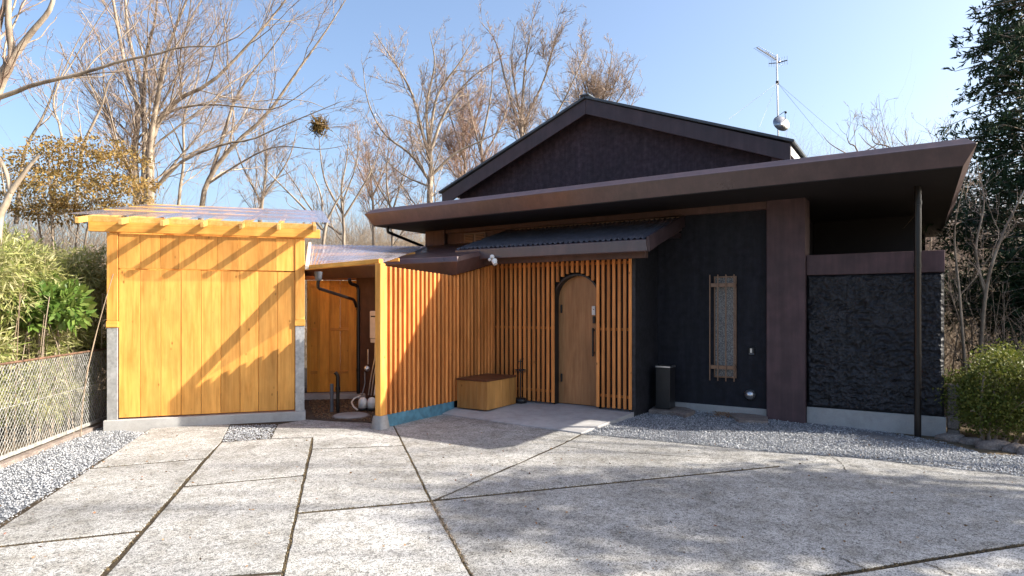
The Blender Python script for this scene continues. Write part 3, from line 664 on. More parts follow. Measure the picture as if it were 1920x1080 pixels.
for k in range(6): S.box('blocking_board', -.224+k*.474+.024, -.224+(k+1)*.474-.024, -.03, -.005, 2.665, 2.74, M['rafter'], shed, .003)
for v in (.9, 2.3, 3.6): S.box('purlin', -.27, 2.68, v, v+.045, 2.69+.18*(v+.42)+.0, 2.72+.18*(v+.42), M['shedwood_x'], shed, .003)
# interior/back walls
for (u0, u1, v0, v1) in ((.0, .03, .13, 3.5), (2.455, 2.485, .13, 3.5)):
    V = [(u0, v0, -.08), (u1, v0, -.08), (u1, v1, -.08), (u0, v1, -.08), (u0, v0, 2.6), (u1, v0, 2.6), (u1, v1, 3.2), (u0, v1, 3.2)]
    S.mesh('side_wall', V, [(3, 2, 1, 0), (4, 5, 6, 7), (0, 1, 5, 4), (1, 2, 6, 5), (2, 3, 7, 6), (3, 0, 4, 7)], M['shedwood'], shed)
S.box('back_wall', .031, 2.454, 3.44, 3.5, -.08, 3.1, M['shedwood'], shed, .003)
def sheet(fr, name, corners, pitch_, amp, mat, parent, n=None):
    A, B, Cc, D = [np.array(c, float) for c in corners]  # A near-left B near-right C far-right D far-left
    L = np.linalg.norm(B-A); n = int(L/pitch_*6); V = []
    for i in range(n+1):
        t = i/n; h = amp*math.cos(t*L/pitch_*2*math.pi); p = A+(B-A)*t; q_ = D+(Cc-D)*t; V += [(p[0], p[1], p[2]+h), (q_[0], q_[1], q_[2]+h)]
    return fr.mesh(name, V, [(2*i, 2*i+2, 2*i+3, 2*i+1) for i in range(n)], mat, parent, smooth=True)
sw = 3.07/3
for k in range(3):
    u0 = -.30+k*sw; zz = .006*k
    sheet(S, 'roof_sheet', [(u0, -.48, 2.700+zz), (u0+sw+.06, -.48, 2.700+zz), (u0+sw+.06, 3.9, 3.488+zz), (u0, 3.9, 3.488+zz)], .19, .0015, M['poly'], shed)

# ------------------------------------------------------------------ passage roof, gate, pipes
pr = thing('passage_roof', 'corrugated translucent lean-to roof between shed and house', 'roof', at(640, 495, 8.9))
NL = at(578, 503, 9.1); NR = at(716, 492.5, 8.70); FR = at(802, 462, 12.4); FL = at(583, 458, 11.6)
sheet(Wd, 'roof_sheet', [NL, NR, FR, FL], .045, .007, M['poly2'], pr)
beam('edge_trim', NL+np.array((-.02, 0, .01)), FL+np.array((-.02, 0, .01)), .05, .06, M['cream'], pr)
for t in (.3, .65, .97): beam('purlin', NL+(FL-NL)*t-np.array((0, 0, .05)), NR+(FR-NR)*t-np.array((0, 0, .05)), .04, .05, M['shedwood_x'], pr)
gate = thing('timber_gate', 'orange timber gate with ledged boards at the back of the passage', 'gate', at(625, 735, 11.7))
G = Frame(float(at(578, 700, 11.5)[0]), 11.5, math.radians(10))
wds = [.06, .09, .22, .16, .20, .15]; u = 0
bxs = [(0, .17), (.175, .37), (.375, .55), (.555, .72), (.725, .90)]
for (a_, b_) in bxs: G.box('board', a_, b_, 0, .02, .02, 2.02, M['gate'], gate, .003)
for (a_, b_) in ((-.02, .04), (.16, .20), (.36, .38), (.70, .92)): G.box('batten', a_, b_, -.022, -.001, .02, 2.02, M['gate'], gate, .003)
for z in (.35, 1.12, 1.90): G.box('ledge', .041, .159, -.018, -.001, z, z+.05, M['ledge'], gate, .003); G.box('ledge', .381, .699, -.018, -.001, z, z+.05, M['ledge'], gate, .003)
G.box('lintel', -.1, .95, -.02, .03, 2.03, 2.10, M['slat_x'], gate, .003)
dn = thing('downpipe', 'dark gutter downpipe crossing the passage beneath the translucent roof', 'downpipe', at(600, 520, 9.6))
hop = at(597, 516, 9.35)
lathe('hopper', [(.045, -.08), (.055, -.04), (.066, .045), (.066, .05)], hop, M['greypipe'], dn, 4, Matrix.Translation(hop) @ rz(math.pi/4))
tube('pipe', [at(597, 522, 9.35), at(595, 540, 9.4), at(664, 562, 10.6), at(668, 575, 10.7)], .024, M['dpipe'], dn, 10)
dn2 = thing('downpipe', 'black vertical downpipe standing beside the passage gate', 'downpipe', at(672, 735, 10.9))
tube('pipe', [at(655, 523, 10.7), at(657, 532, 10.75), at(672, 536, 10.9), at(672, 738, 10.9)], .030, M['dpipe'], dn2, 10)
for py in (575, 690): tube('collar', [at(672, py, 10.9), at(672, py+6, 10.9)], .036, M['dpipe'], dn2, 10)
for (px, Y, lb, mt, top) in ((622, 9.9, 'grey plastic standpipe in the passage', 'greypipe', 720), (631, 9.85, 'black bent standpipe beside the grey one', 'dpipe', 704)):
    s_ = thing('standpipe', lb, 'pipe', (float(at(px, 700, Y)[0]), Y, -.07)); x = float(at(px, 700, Y)[0]); zt_ = CZ+(HZ-top)/F*Y
    pts = [(x, Y, -.07), (x, Y, zt_)] if mt == 'greypipe' else [(x+.02, Y, -.07), (x+.02, Y, zt_), (x-.02, Y-.01, zt_+.05)]
    tube('pipe', pts, .028, M[mt], s_, 12); tube('collar', [(pts[1][0], Y, zt_*.55), (pts[1][0], Y, zt_*.55+.05)], .035, M[mt], s_, 12)
wh = thing('water_heater', 'cream wall mounted gas water heater behind the end post', 'heater', at(697, 610, 10.5))
hx = at(694, 612, 10.6); Hh = Frame(float(hx[0]), 10.6, H.m.to_euler().z)
Hh.box('casing', -.02, .36, 0, .2, 1.02, 1.48, M['cream'], wh, .015); Hh.box('vent_slot', .02, .3, -.004, -.001, 1.38, 1.40, M['charcoal'], wh, 0); Hh.box('lower_cover', -.01, .35, .01, .19, .955, 1.018, M['cream'], wh, .008)
for dx in (.04, .1, .17): tube('hose', [Hh.p(dx, .08, .95), Hh.p(dx+.01, .06, .7), Hh.p(dx-.02, .0, .4), Hh.p(dx-.03, -.05, .1)], .011, M['steel'] if dx < .15 else M['white'], wh, 8)
for px, lb in ((680, 'white domed pipe cover standing left at passage wall'), (697, 'white domed pipe cover half hidden by the end post')):
    Yc = 10.0; p = at(px, 757, Yc); c_ = thing('pipe_cover', lb, 'pipe cover', (float(p[0]), Yc, -.06))
    lathe('dome', [(.066, 0), (.066, .10), (.058, .13), (.036, .155), (.004, .163)], (float(p[0]), Yc, -.02), M['white'], c_, 18)
    lathe('collar', [(.075, 0), (.075, .03), (.067, .035)], (float(p[0]), Yc, -.055), M['charcoal'], c_, 18)
fm = thing('gas_meter', 'small round grey gas valve on the passage wall', 'valve', at(690, 690, 10.3))
lathe('body', [(.01, -.04), (.04, -.035), (.045, 0), (.04, .035), (.01, .04)], None, M['steel'], fm, 14, Matrix.Translation(at(688, 691, 10.3)) @ Matrix.Rotation(1.2, 4, 'X'))
tube('pipe', [at(690, 655, 10.3), at(690, 683, 10.3)], .012, M['steel'], fm, 8)
tube('hose', [at(684, 697, 10.3), at(684, 720, 10.25), at(679, 740, 10.1)], .009, M['greypipe'], fm, 8)
hs = tag(tube('hose', [at(676, 742, 9.9), at(664, 747, 9.9), at(659, 754, 9.8), at(663, 763, 9.6), at(670, 768, 9.5)], .012, M['cream']), 'pale curved hose on the ground by the white pipe covers', 'hose')
mh = thing('manhole_cover', 'round concrete inspection cover set in the passage soil', 'manhole cover', (*gp(658, 780), -.07))
c_ = gp(658, 780); lathe('cover', [(.25, 0), (.25, .022), (.235, .028), (.01, .03)], (c_[0], c_[1], -.075), M['concrete'], mh, 32)
lathe('rim', [(.275, 0), (.275, .012), (.255, .014)], (c_[0], c_[1], -.075), M['rock'], mh, 32)
blk = tag(G.box('foundation_kerb', -.3, 1.2, -.30, -.05, -.1, .015, M['concrete'], None, .01), 'low grey concrete kerb under the passage gate', 'kerb')

# ------------------------------------------------------------------ antenna
an = thing('antenna', 'rooftop television mast with yagi aerials, guy wires and satellite dish', 'antenna', at(1459, 262, 13.5))
Ya = 13.5; base = at(1460, 300, Ya)
tube('mast', [base, at(1456, 103, Ya)], .018, M['steel'], an, 8)
def yagi(p, q, n, L0, L1, vert=False):
    p, q = np.array(p), np.array(q)
    bo = tube('boom', [p, q], .011, M['charcoal'] if vert else M['steel'], an, 6); d = (q-p)/np.linalg.norm(q-p)
    s_ = np.array((0, 0, 1.)) if vert else np.cross(d, (0, 0, 1.)); s_ /= np.linalg.norm(s_)
    for k in range(n):
        t = k/(n-1); c = p+(q-p)*t; L = L0+(L1-L0)*t; tube('element', [c-s_*L, c+s_*L], .005, M['steel'], bo, 5)
yagi(at(1455, 112, Ya), at(1419, 89, Ya-.5), 13, .10, .07)
yagi(at(1453, 110, Ya+.05), at(1436, 97, Ya+.1), 5, .10, .08)
yagi(at(1456, 118, Ya), at(1442, 119, Ya+.4), 4, .09, .07, True); yagi(at(1457, 118, Ya), at(1476, 113, Ya-.3), 5, .10, .09, True)
ballo('junction_box', at(1461, 116, Ya-.05), .03, M['steel'], an)
tube('collar', [at(1457.5, 152, Ya), at(1457.6, 158, Ya)], .035, M['charcoal'], an, 8)
for q in ((at(1366, 224, 11.6)), (at(1424, 238, 11.0)), (at(1585, 265, 16)), (at(1545, 262, 14.5))): tube('guy_wire', [at(1457.5, 155, Ya), q], .0035, M['steel'], an, 4)
dd = Matrix.Translation(at(1464.5, 232, Ya-.25)) @ Matrix.Rotation(math.radians(8), 4, 'Z') @ Matrix.Rotation(math.radians(72), 4, 'X')
dish = lathe('dish', [(.002, -.045), (.06, -.040), (.12, -.024), (.172, 0), (.178, .004)], None, M['steel'], an, 28, dd)
for s_ in (-1, 1): tube('dish_strut', [dd @ Vector((s_*.12, .12, .0)), dd @ Vector((0, .16, .2))], .006, M['charcoal'], an, 5)
ballo('dish_receiver', dd @ Vector((0, .12, .22)), .025, M['charcoal'], an)
tube('dish_bracket', [dd @ Vector((0, 0, -.04)), Vector(at(1460, 236, Ya))], .012, M['charcoal'], an, 6)

# ------------------------------------------------------------------ chain link fence
cf = thing('chain_link_fence', 'grey chain link fence in front of the bamboo hedge', 'fence', (*gp(75, 840), -.08))
fA = np.array((*gp(0, 872), 0)); fB = np.array((*gp(204, 790), 0)); d = (fB-fA); fS = fA-d*1.25; L = np.linalg.norm(fB-fS); dn_ = (fB-fS)/L
def fp(s, z): p = fS+dn_*s; return (p[0], p[1], z)
zb, ztp = .02, .96
tube('top_rail', [fp(0, ztp), fp(L, ztp)], .013, M['rust'], cf, 8)
beam('bottom_rail', fp(0, zb-.02), fp(L, zb-.02), .035, .04, M['fenceiron'], cf)
ang = math.atan2(dn_[1], dn_[0]); sp = L-float(np.linalg.norm(fB-np.array((*gp(152, 812), 0))))
for s in (sp, sp-1.9, sp-3.8): 
    if s > 0: beam('post', fp(s, -.10), fp(s, ztp+.005), .04, .035, M['fenceiron'], cf)
tube('tension_wire', [fp(0, .5), fp(L, .5)], .003, M['fenceiron'], cf, 5)
cell = .056; hh = ztp-zb; P = []
s = -hh
while s < L+hh:
    for sg in (1, -1):
        x0, x1, za, zb_ = (s, s+hh*.8, zb, ztp) if sg == 1 else (s+hh*.8, s, zb, ztp)
        pts = []
        for t in np.linspace(0, 1, 18):
            x = x0+(x1-x0)*t
            pts.append((x, za+(zb_-za)*t))
        pts = [q for q in pts if 0 <= q[0] <= L]
        if len(pts) >= 2:
            a_, b_ = pts[0], pts[-1]; off = .003*sg
            P.append([(fp(a_[0]+(b_[0]-a_[0])*t, a_[1]+(b_[1]-a_[1])*t)) for t in (0, .33, .66, 1)])
    s += cell
P = np.array(P, float); P[:, 1:3, :2] += rng.normal(0, .003, P[:, 1:3, :2].shape)
V, Q = tubes_np(P, np.full(P.shape[:2], .0028), 4); tag(np_mesh('wire_mesh', V, Q, M['fenceiron'], cf), kind='stuff')
kb = tag(beam('kerb', (fS[0]-.0, fS[1], -.085), (fB[0], fB[1], -.085), .14, .08, M['rock'], None), 'low stone kerb under the chain link fence', 'kerb')

# ------------------------------------------------------------------ trees
def norm(a): return a/(np.linalg.norm(a, axis=-1, keepdims=True)+1e-9)
def resample(pts, K):
    P = np.array(pts, float); Q = []
    n = len(P); ext = np.vstack([2*P[0]-P[1], P, 2*P[-1]-P[-2]])
    for t in np.linspace(0, n-1-1e-6, K):
        i = int(t); f = t-i; p0, p1, p2, p3 = ext[i], ext[i+1], ext[i+2], ext[i+3]
        Q.append(.5*((2*p1)+(-p0+p2)*f+(2*p0-5*p1+4*p2-p3)*f*f+(-p0+3*p1-3*p2+p3)*f**3))
    return np.array(Q)
def spawn(r, P, R, dens, frac, ang, up, K, rf, tmin=.2, curv=.18, lmax=9, rmin=.003):
    N, Kp, _ = P.shape; seg = np.linalg.norm(np.diff(P, axis=1), axis=2); L = seg.sum(1)
    cnt = r.poisson(dens*L); idx = np.repeat(np.arange(N), cnt); n = len(idx)
    if n == 0: return np.zeros((0, K, 3)), np.zeros((0, K))
    t = r.uniform(tmin, 1, n); x = t*(Kp-1); i = np.minimum(x.astype(int), Kp-2); f = (x-i)[:, None]
    base = P[idx, i]*(1-f)+P[idx, i+1]*f; T = norm(P[idx, i+1]-P[idx, i]); rp = R[idx, i]*(1-f[:, 0])+R[idx, i+1]*f[:, 0]
    rnd = norm(r.normal(size=(n, 3))); perp = norm(np.cross(T, rnd)); a = np.radians(r.uniform(ang*.6, ang*1.35, n))[:, None]
    d = T*np.cos(a)+perp*np.sin(a); d[:, 2] += up; d = norm(d)
    ln = np.minimum(L[idx]*frac*(1.2-.75*t)*r.uniform(.55, 1.2, n), lmax)
    Q = np.zeros((n, K, 3)); Q[:, 0] = base; st = (ln/(K-1))[:, None]
    for k in range(1, K):
        d = norm(d+r.normal(0, curv, (n, 3))+np.array((0, 0, up*.25))); Q[:, k] = Q[:, k-1]+d*st
    r0 = np.clip(np.minimum(rp*rf, ln*.011+.002), rmin, None); RR = r0[:, None]*np.linspace(1, .42, K)[None]
    return Q, RR
def make_tree(label, limbs, seed, levels, cat='tree', group=None, mats=('bark', 'twig'), sides=7, jitter=.0, name='bare_tree', base=None):
    """limbs: list of (pts3d, r0, r1)"""
    r = np.random.default_rng(seed); K = 16
    P = np.array([resample(p, K) for p, _, _ in limbs]); R = np.array([np.linspace(a, b*.6, K)*.62 for _, a, b in limbs])
    if jitter: P[:, 1:] += r.normal(0, jitter, P[:, 1:].shape)
    b0 = base if base is not None else P[0, 0]
    t = thing(name, label, cat, tuple(b0), group)
    V, Q = tubes_np(P, R, sides); vs_, fs_ = [V], [Q]; off = len(V); tw = []; cur = (P, R); parts = []
    for li, lv in enumerate(levels):
        Pn, Rn = spawn(r, cur[0], cur[1], **lv)
        parts.append((Pn, Rn)); cur = (Pn, Rn)
    if parts and len(parts[0][0]):
        V2, Q2 = tubes_np(*parts[0], 5); vs_.append(V2); fs_.append(Q2+off)
    np_mesh('trunk', np.concatenate(vs_), np.concatenate(fs_), M[mats[0]], t, smooth=True)
    vs_, fs_, off = [], [], 0
    for Pn, Rn in parts[1:]:
        if not len(Pn): continue
        V2, Q2 = tubes_np(Pn, Rn, 3); vs_.append(V2); fs_.append(Q2+off); off += len(V2)
    if vs_: np_mesh('crown', np.concatenate(vs_), np.concatenate(fs_), M[mats[1]], t)
    return t
def A3(Y, *pts, dY=None):
    n = len(pts); return [at(p[0], p[1], Y+((dY or 0)*i/(n-1))) for i, p in enumerate(pts)]
LV = [dict(dens=1.5, frac=.42, ang=42, up=.14, K=10, rf=.40, curv=.12, tmin=.2), dict(dens=4.2, frac=.48, ang=36, up=.14, K=7, rf=.5, curv=.15, tmin=.12), dict(dens=6.0, frac=.55, ang=34, up=.1, K=5, rf=.6, curv=.17, tmin=.1), dict(dens=5.0, frac=.6, ang=32, up=.1, K=4, rf=.7, curv=.2, tmin=.1)]
def lv(*mul, rmin=.0034):
    rmin *= 1.25
    out = []
    mul = tuple(mul)+(.8,)
    for l, m in zip(LV, mul): d_ = dict(l); d_['dens'] *= m; d_['rmin'] = rmin; out.append(d_)
    return out
Y = 15.5
make_tree('tall many stemmed bare tree rising behind the left side of the shed', [
 (A3(Y, (258, 560), (258, 400), (252, 290), (258, 200), (232, 110), (205, -40)), .17, .07),
 (A3(Y, (268, 560), (268, 400), (272, 250), (262, 150), (240, 60), (232, -60), dY=1), .15, .06),
 (A3(Y, (276, 560), (278, 400), (282, 270), (300, 160), (315, 90), (370, -50), dY=-1), .15, .05),
 (A3(Y, (280, 560), (284, 400), (288, 250), (330, 190), (395, 155), (460, 90), (520, 20), (565, -40)), .12, .035),
 (A3(Y, (275, 300), (285, 230), (310, 130), (345, 60), (400, -40), dY=1), .08, .03),
 (A3(Y, (262, 380), (300, 345), (345, 300), (420, 270), (470, 262), (520, 240), (580, 215), (640, 190)), .07, .02),
 (A3(Y, (285, 230), (330, 205), (385, 196), (450, 200), (510, 205), (560, 180), (610, 140)), .055, .015),
 (A3(Y, (268, 200), (275, 100), (290, 40), (300, -60), dY=-1.5), .08, .035),
], 11, lv(.85, .85, 1.0))
make_tree('leaning bare tree with pale trunk behind the middle of the shed', [
 (A3(17, (368, 560), (378, 390), (395, 330), (440, 270), (500, 215), (560, 130), (610, 60), (660, -20)), .13, .03),
 (A3(17, (395, 330), (420, 250), (440, 190), (470, 140), (510, 90), (560, 20)), .08, .02),
 (A3(17, (390, 345), (460, 300), (520, 275), (600, 280), (660, 270)), .045, .012),
], 12, lv(.9, .9, 1.0))
make_tree('slender bare tree standing between the two larger trees behind the shed', [
 (A3(18.5, (332, 560), (335, 385), (345, 300), (345, 220), (370, 150), (378, 60)), .09, .03),
 (A3(18.5, (345, 290), (325, 240), (300, 190), (290, 140)), .04, .015)], 13, lv(1, 1, 1))
make_tree('big bare tree at the left edge with a long low branch reaching right', [
 (A3(8.6, (-30, 700), (-30, 300), (-5, 170), (22, 110), (15, 40), (18, -60)), .14, .075),
 (A3(8.6, (-5, 150), (30, 100), (60, 60), (95, 15), (105, -40)), .085, .06),
 (A3(8.6, (-40, 195), (20, 176), (60, 160), (110, 148), (170, 133), (230, 114), (300, 100), (340, 88), (420, 84), (480, 40)), .055, .012),
 (A3(8.6, (-60, 120), (-10, 70), (5, 20), (20, -40)), .07, .05),
], 14, lv(.7, .8, .8, rmin=.0026), mats=('bark', 'twigred'))
make_tree('bare sapling leaning right behind the yellow leaved tree', [
 (A3(12, (30, 420), (45, 290), (80, 220), (100, 170), (118, 110)), .06, .02), (A3(12, (95, 400), (115, 260), (100, 190), (130, 110), (165, 40)), .045, .015), (A3(12, (140, 400), (155, 280), (190, 200), (205, 150), (230, 120)), .055, .018)], 15, lv(1.3, 1, .9), mats=('bark', 'twig'))
st = make_tree('pale pruned tree with forked cut stub at left edge', [
 (A3(7.6, (-8, 640), (-5, 430), (12, 380), (22, 352)), .095, .075), (A3(7.6, (20, 358), (10, 320), (-12, 280), (-30, 240)), .05, .04), (A3(7.6, (20, 360), (38, 335), (56, 310), (74, 290)), .055, .045)], 16, lv(.3, .4, .2))
make_tree('spreading bare tree directly behind the left of the main roof', [
 (A3(19, (808, 560), (806, 380), (808, 320), (806, 260)), .19, .12),
 (A3(19, (806, 300), (790, 240), (770, 170), (735, 110), (700, 60)), .09, .02), (A3(19, (806, 290), (800, 200), (815, 120), (805, 60)), .09, .02),
 (A3(19, (807, 285), (835, 210), (880, 150), (935, 110)), .09, .02), (A3(19, (808, 330), (850, 290), (900, 265), (950, 240)), .08, .02),
 (A3(19, (806, 340), (770, 290), (720, 250), (690, 190), (680, 120)), .075, .02), (A3(19, (806, 260), (820, 180), (860, 120), (890, 70)), .08, .02), (A3(19, (805, 350), (760, 330), (725, 300), (700, 250)), .05, .015),
], 21, lv(1.85, 1.7, 1.5, rmin=.0042))
make_tree('tall bare tree behind the gable peak', [
 (A3(24, (985, 560), (980, 300), (975, 200)), .2, .12), (A3(24, (980, 260), (950, 160), (930, 80), (900, 40)), .09, .02), (A3(24, (977, 230), (985, 120), (1000, 30)), .09, .02),
 (A3(24, (978, 240), (1020, 150), (1040, 80), (1060, 30)), .08, .02), (A3(24, (980, 300), (1040, 220), (1080, 140), (1110, 70)), .08, .02), (A3(24, (975, 220), (960, 120), (965, 50)), .07, .02)], 22, lv(2.0, 1.7, 1.5, rmin=.005), mats=('barkd', 'twig'))
make_tree('bare tree showing above the right side of the gable peak', [
 (A3(27, (1120, 560), (1115, 260), (1120, 190)), .18, .1), (A3(27, (1118, 230), (1090, 140), (1080, 80)), .08, .02), (A3(27, (1118, 220), (1140, 150), (1150, 80)), .08, .02), (A3(27, (1118, 240), (1165, 180), (1200, 110)), .07, .02), (A3(27, (1116, 260), (1170, 220), (1205, 150)), .06, .02)], 23, lv(2.0, 1.7, 1.5, rmin=.005), mats=('barkd', 'twig'))
make_tree('bare tree filling the gap between spreading tree and gable', [
 (A3(22, (905, 560), (905, 330), (900, 250)), .14, .09), (A3(22, (902, 290), (880, 200), (870, 120)), .07, .02), (A3(22, (902, 270), (920, 180), (925, 90)), .07, .02), (A3(22, (903, 300), (945, 220), (960, 130)), .06, .02)], 24, lv(1.9, 1.7, 1.5, rmin=.0045), mats=('barkd', 'twigred'))
make_tree('bare bushy tree holding a round nest behind the passage roof', [
 (A3(17, (640, 560), (645, 440), (640, 360), (650, 300), (655, 240)), .08, .02), (A3(17, (642, 400), (610, 340), (600, 280), (598, 240)), .05, .012), (A3(17, (643, 410), (680, 350), (705, 300), (715, 240)), .05, .015), (A3(17, (640, 440), (590, 400), (550, 340), (520, 300)), .05, .015), (A3(17, (642, 380), (670, 300), (670, 230)), .04, .012)], 25, lv(1.7, 1.5, 1.3), mats=('barkd', 'twig'))
make_tree('small bare tree just behind the right end of the shed roof', [
 (A3(16, (600, 560), (608, 440), (625, 390), (650, 350)), .09, .03), (A3(16, (605, 430), (570, 390), (520, 340), (480, 300)), .06, .015), (A3(16, (606, 420), (600, 360), (570, 300)), .05, .015)], 26, lv(1.6, 1.5, 1.3))
make_tree('thin bare tree beside the spreading tree over the lower hill', [
 (A3(23, (735, 560), (735, 420), (725, 340), (730, 260)), .1, .03), (A3(23, (735, 400), (760, 320), (790, 250)), .06, .02), (A3(23, (734, 390), (700, 330), (680, 260)), .06, .02)], 27, lv(1.5, 1.5, 1.3, rmin=.0045), mats=('barkd', 'twigred'))
make_tree('bare tree in the background between shed trees and nest tree', [
 (A3(24, (480, 560), (490, 400), (500, 300), (490, 220)), .12, .03), (A3(24, (490, 380), (450, 300), (430, 220)), .07, .02), (A3(24, (492, 370), (540, 300), (560, 230)), .07, .02)], 28, lv(1.3, 1.5, 1.3, rmin=.0045), mats=('barkd', 'twig'))
make_tree('far bare tree between the nest tree and the spreading tree', [
 (A3(28, (700, 560), (700, 400), (695, 330), (690, 270)), .12, .03), (A3(28, (700, 380), (670, 310), (640, 250)), .07, .02), (A3(28, (698, 370), (730, 300), (760, 240)), .07, .02)], 35, lv(1.8, 1.6, 1.3, rmin=.0055), mats=('barkd', 'twigred'))
make_tree('far bare tree crowning above the left slope of the gable', [
 (A3(30, (870, 560), (872, 330), (868, 240)), .16, .09), (A3(30, (870, 300), (840, 200), (830, 130)), .08, .02), (A3(30, (869, 290), (900, 200), (915, 120)), .08, .02), (A3(30, (869, 260), (868, 180), (875, 110)), .07, .02)], 36, lv(1.8, 1.6, 1.3, rmin=.006), mats=('barkd', 'twigred'))
for i, (x0, xs, sd, lb) in enumerate([(1610, 1592, 31, 'small bare tree top above the roof right of the antenna'), (1680, 1640, 32, 'bare tree top with drooping twigs over the right eave'), (1745, 1760, 33, 'bare tree top nearest the conifer above the eave')]):
    make_tree(lb, [(A3(17, (x0, 500), (x0, 300), (xs, 268), (xs-5, 252)), .05, .012), (A3(17, (x0, 300), (x0-50, 272), (x0-70, 250)), .03, .01), (A3(17, (x0, 290), (x0+35, 270), (x0+45, 252)), .03, .01)], sd, lv(1.1, 1, .8, rmin=.004), mats=('barkd', 'barkd'))
ns = ballo('bird_nest', at(599, 236, 16.9), .08, M['yellow'], None, (1, 1, 1.2)); tag(ns, 'round tangled orange nest high in bare twigs', 'nest')
# give the nest ragged twigs
nc = at(599, 236, 16.9); nP = nc+rng.normal(0, .05, (260, 1, 3))+np.cumsum(rng.normal(0, .06, (260, 4, 3)), 1); V, Q = tubes_np(nP, np.full((260, 4), .008), 3); np_mesh('nest_twigs', V, Q, M['yellow'], ns)

def leaves(Pc, D, L, Wd_, fold=.0):
    """Pc (n,3) bases, D (n,3) directions, L, W (n,) -> diamond quads"""
    n = len(Pc); D = norm(D); s = norm(np.cross(D, norm(rng.normal(size=(n, 3)))))
    L = np.broadcast_to(L, n)[:, None]; W_ = np.broadcast_to(Wd_, n)[:, None]
    V = np.stack([Pc, Pc+D*L*.45+s*W_, Pc+D*L, Pc+D*L*.45-s*W_], 1).reshape(-1, 3)
    return V, np.arange(n*4).reshape(-1, 4)
def blob_pts(n, lumps):
    """points near the surfaces of lumps (cx,cy,cz,rx,ry,rz)"""
    lumps = np.array(lumps, float); vol = (lumps[:, 3:]**2).sum(1); k = rng.choice(len(lumps), n, p=vol/vol.sum())
    d = norm(rng.normal(size=(n, 3))); rr = rng.uniform(.35, 1.0, n)**.5
    return lumps[k, :3]+d*rr[:, None]*lumps[k, 3:]*(1+.12*rng.normal(size=(n, 1))), d
def lumpset(n, c, e, r0, r1, seed):
    r = np.random.default_rng(seed); P = np.array(c)+ (r.random((n, 3))-.5)*2*np.array(e)*.8; rr = r.uniform(r0, r1, n); return np.column_stack([P, rr, rr, rr*.85])
# bamboo / sasa hedge behind the fence: several clumps
for i, (cx, cy, h, ex, ey, lb) in enumerate([(-6.5, 9.1, 2.4, .75, .8, 'dense olive bamboo thicket beside the shed wall'), (-6.3, 7.3, 2.45, .8, 1.2, 'dense olive bamboo thicket behind the near fence'), (-7.7, 9.6, 2.7, 1.0, 1.3, 'taller yellow olive bamboo thicket behind the fence'), (-7.2, 6.2, 2.45, .9, 1.1, 'low bamboo thicket at the left picture edge')]):
    t = thing('bamboo_thicket', lb, 'bamboo', (cx, cy, -.1))
    lp = lumpset(60, (cx, cy, h*.52), (ex, ey, h*.5), .26, .46, 40+i); n = 46000
    Pc, d = blob_pts(n, lp)
    keep = (Pc[:, 0]-fA[0])*dn_[1]-(Pc[:, 1]-fA[1])*dn_[0] < -.10
    keep &= ~((Pc[:, 0] > -5.55) & (Pc[:, 1] > 8.3))
    Pc, d = Pc[keep], d[keep]; n = len(Pc)
    D = d*.5+rng.normal(0, .6, (n, 3)); D[:, 2] -= .15
    V, Q = leaves(Pc, D, rng.uniform(.07, .16, n), rng.uniform(.005, .011, n)); np_mesh('foliage', V, Q, M['bamboo'], t)
    m = 70; B = np.zeros((m, 5, 3)); B[:, 0] = np.array((cx, cy, -.1))+rng.uniform(-1, 1, (m, 3))*np.array((ex*1.1, ey*1.1, 0)); sw_ = rng.normal(0, .05, (m, 3)); 
    for k in range(1, 5): B[:, k] = B[:, k-1]+sw_*k*.35+np.array((0, 0, h/4.0))*rng.uniform(.6, .95, (m, 1))
    V, Q = tubes_np(B, np.full((m, 5), .006), 4); np_mesh('stems', V, Q, M['dry'], t)
t = thing('broadleaf_shrub', 'bright green broad leaved shrub growing out of the bamboo', 'shrub', (-5.9, 8.1, -.1))
lp = lumpset(9, (float(at(85, 540, 7.9)[0]), 7.9, 1.62), (.33, .25, .32), .12, .24, 5); Pc, d = blob_pts(900, lp); V, Q = leaves(Pc, d+rng.normal(0, .5, (900, 3)), rng.uniform(.10, .17, 900), rng.uniform(.022, .036, 900)); np_mesh('foliage', V, Q, M['broad'], t)
B = np.zeros((8, 4, 3)); B[:, 0] = (float(at(85, 540, 7.9)[0]), 8.0, -.1); 
for k in range(1, 4): B[:, k] = B[:, k-1]+np.array((0, 0, .52))+rng.normal(0, .07, (8, 3))
V, Q = tubes_np(B, np.full((8, 4), .01), 4); np_mesh('stems', V, Q, M['barkd'], t)
# yellow leaved tree
def leafy_tree(name, label, lumps, n, leaf, mat, trunk_base, limbs_to, r0=.09, group=None, down=.2, barkm='barkd'):
    t = thing(name, label, 'tree', tuple(trunk_base)); tb = np.array(trunk_base, float); lp = np.array(lumps)
    P = np.array([resample([tb, tb*(.6)+q*.4+np.array((0, 0, .1)), q], 10) for q in limbs_to]); R = np.repeat(np.linspace(r0, r0*.2, 10)[None], len(P), 0)
    V, Q = tubes_np(P, R, 6); r = np.random.default_rng(5); P2, R2 = spawn(r, P, R, 2.2, .35, 45, .1, 6, .5); V2, Q2 = tubes_np(P2, R2, 4)
    np_mesh('trunk', np.concatenate([V, V2]), np.concatenate([Q, Q2+len(V)]), M[barkm], t, smooth=True)
    Pc, d = blob_pts(n, lp); D = d+rng.normal(0, .7, (n, 3)); D[:, 2] -= down
    V, Q = leaves(Pc, D, rng.uniform(leaf[0], leaf[1], n), rng.uniform(leaf[2], leaf[3], n)); np_mesh('crown', V, Q, M[mat], t); return t
Yy = 11.5
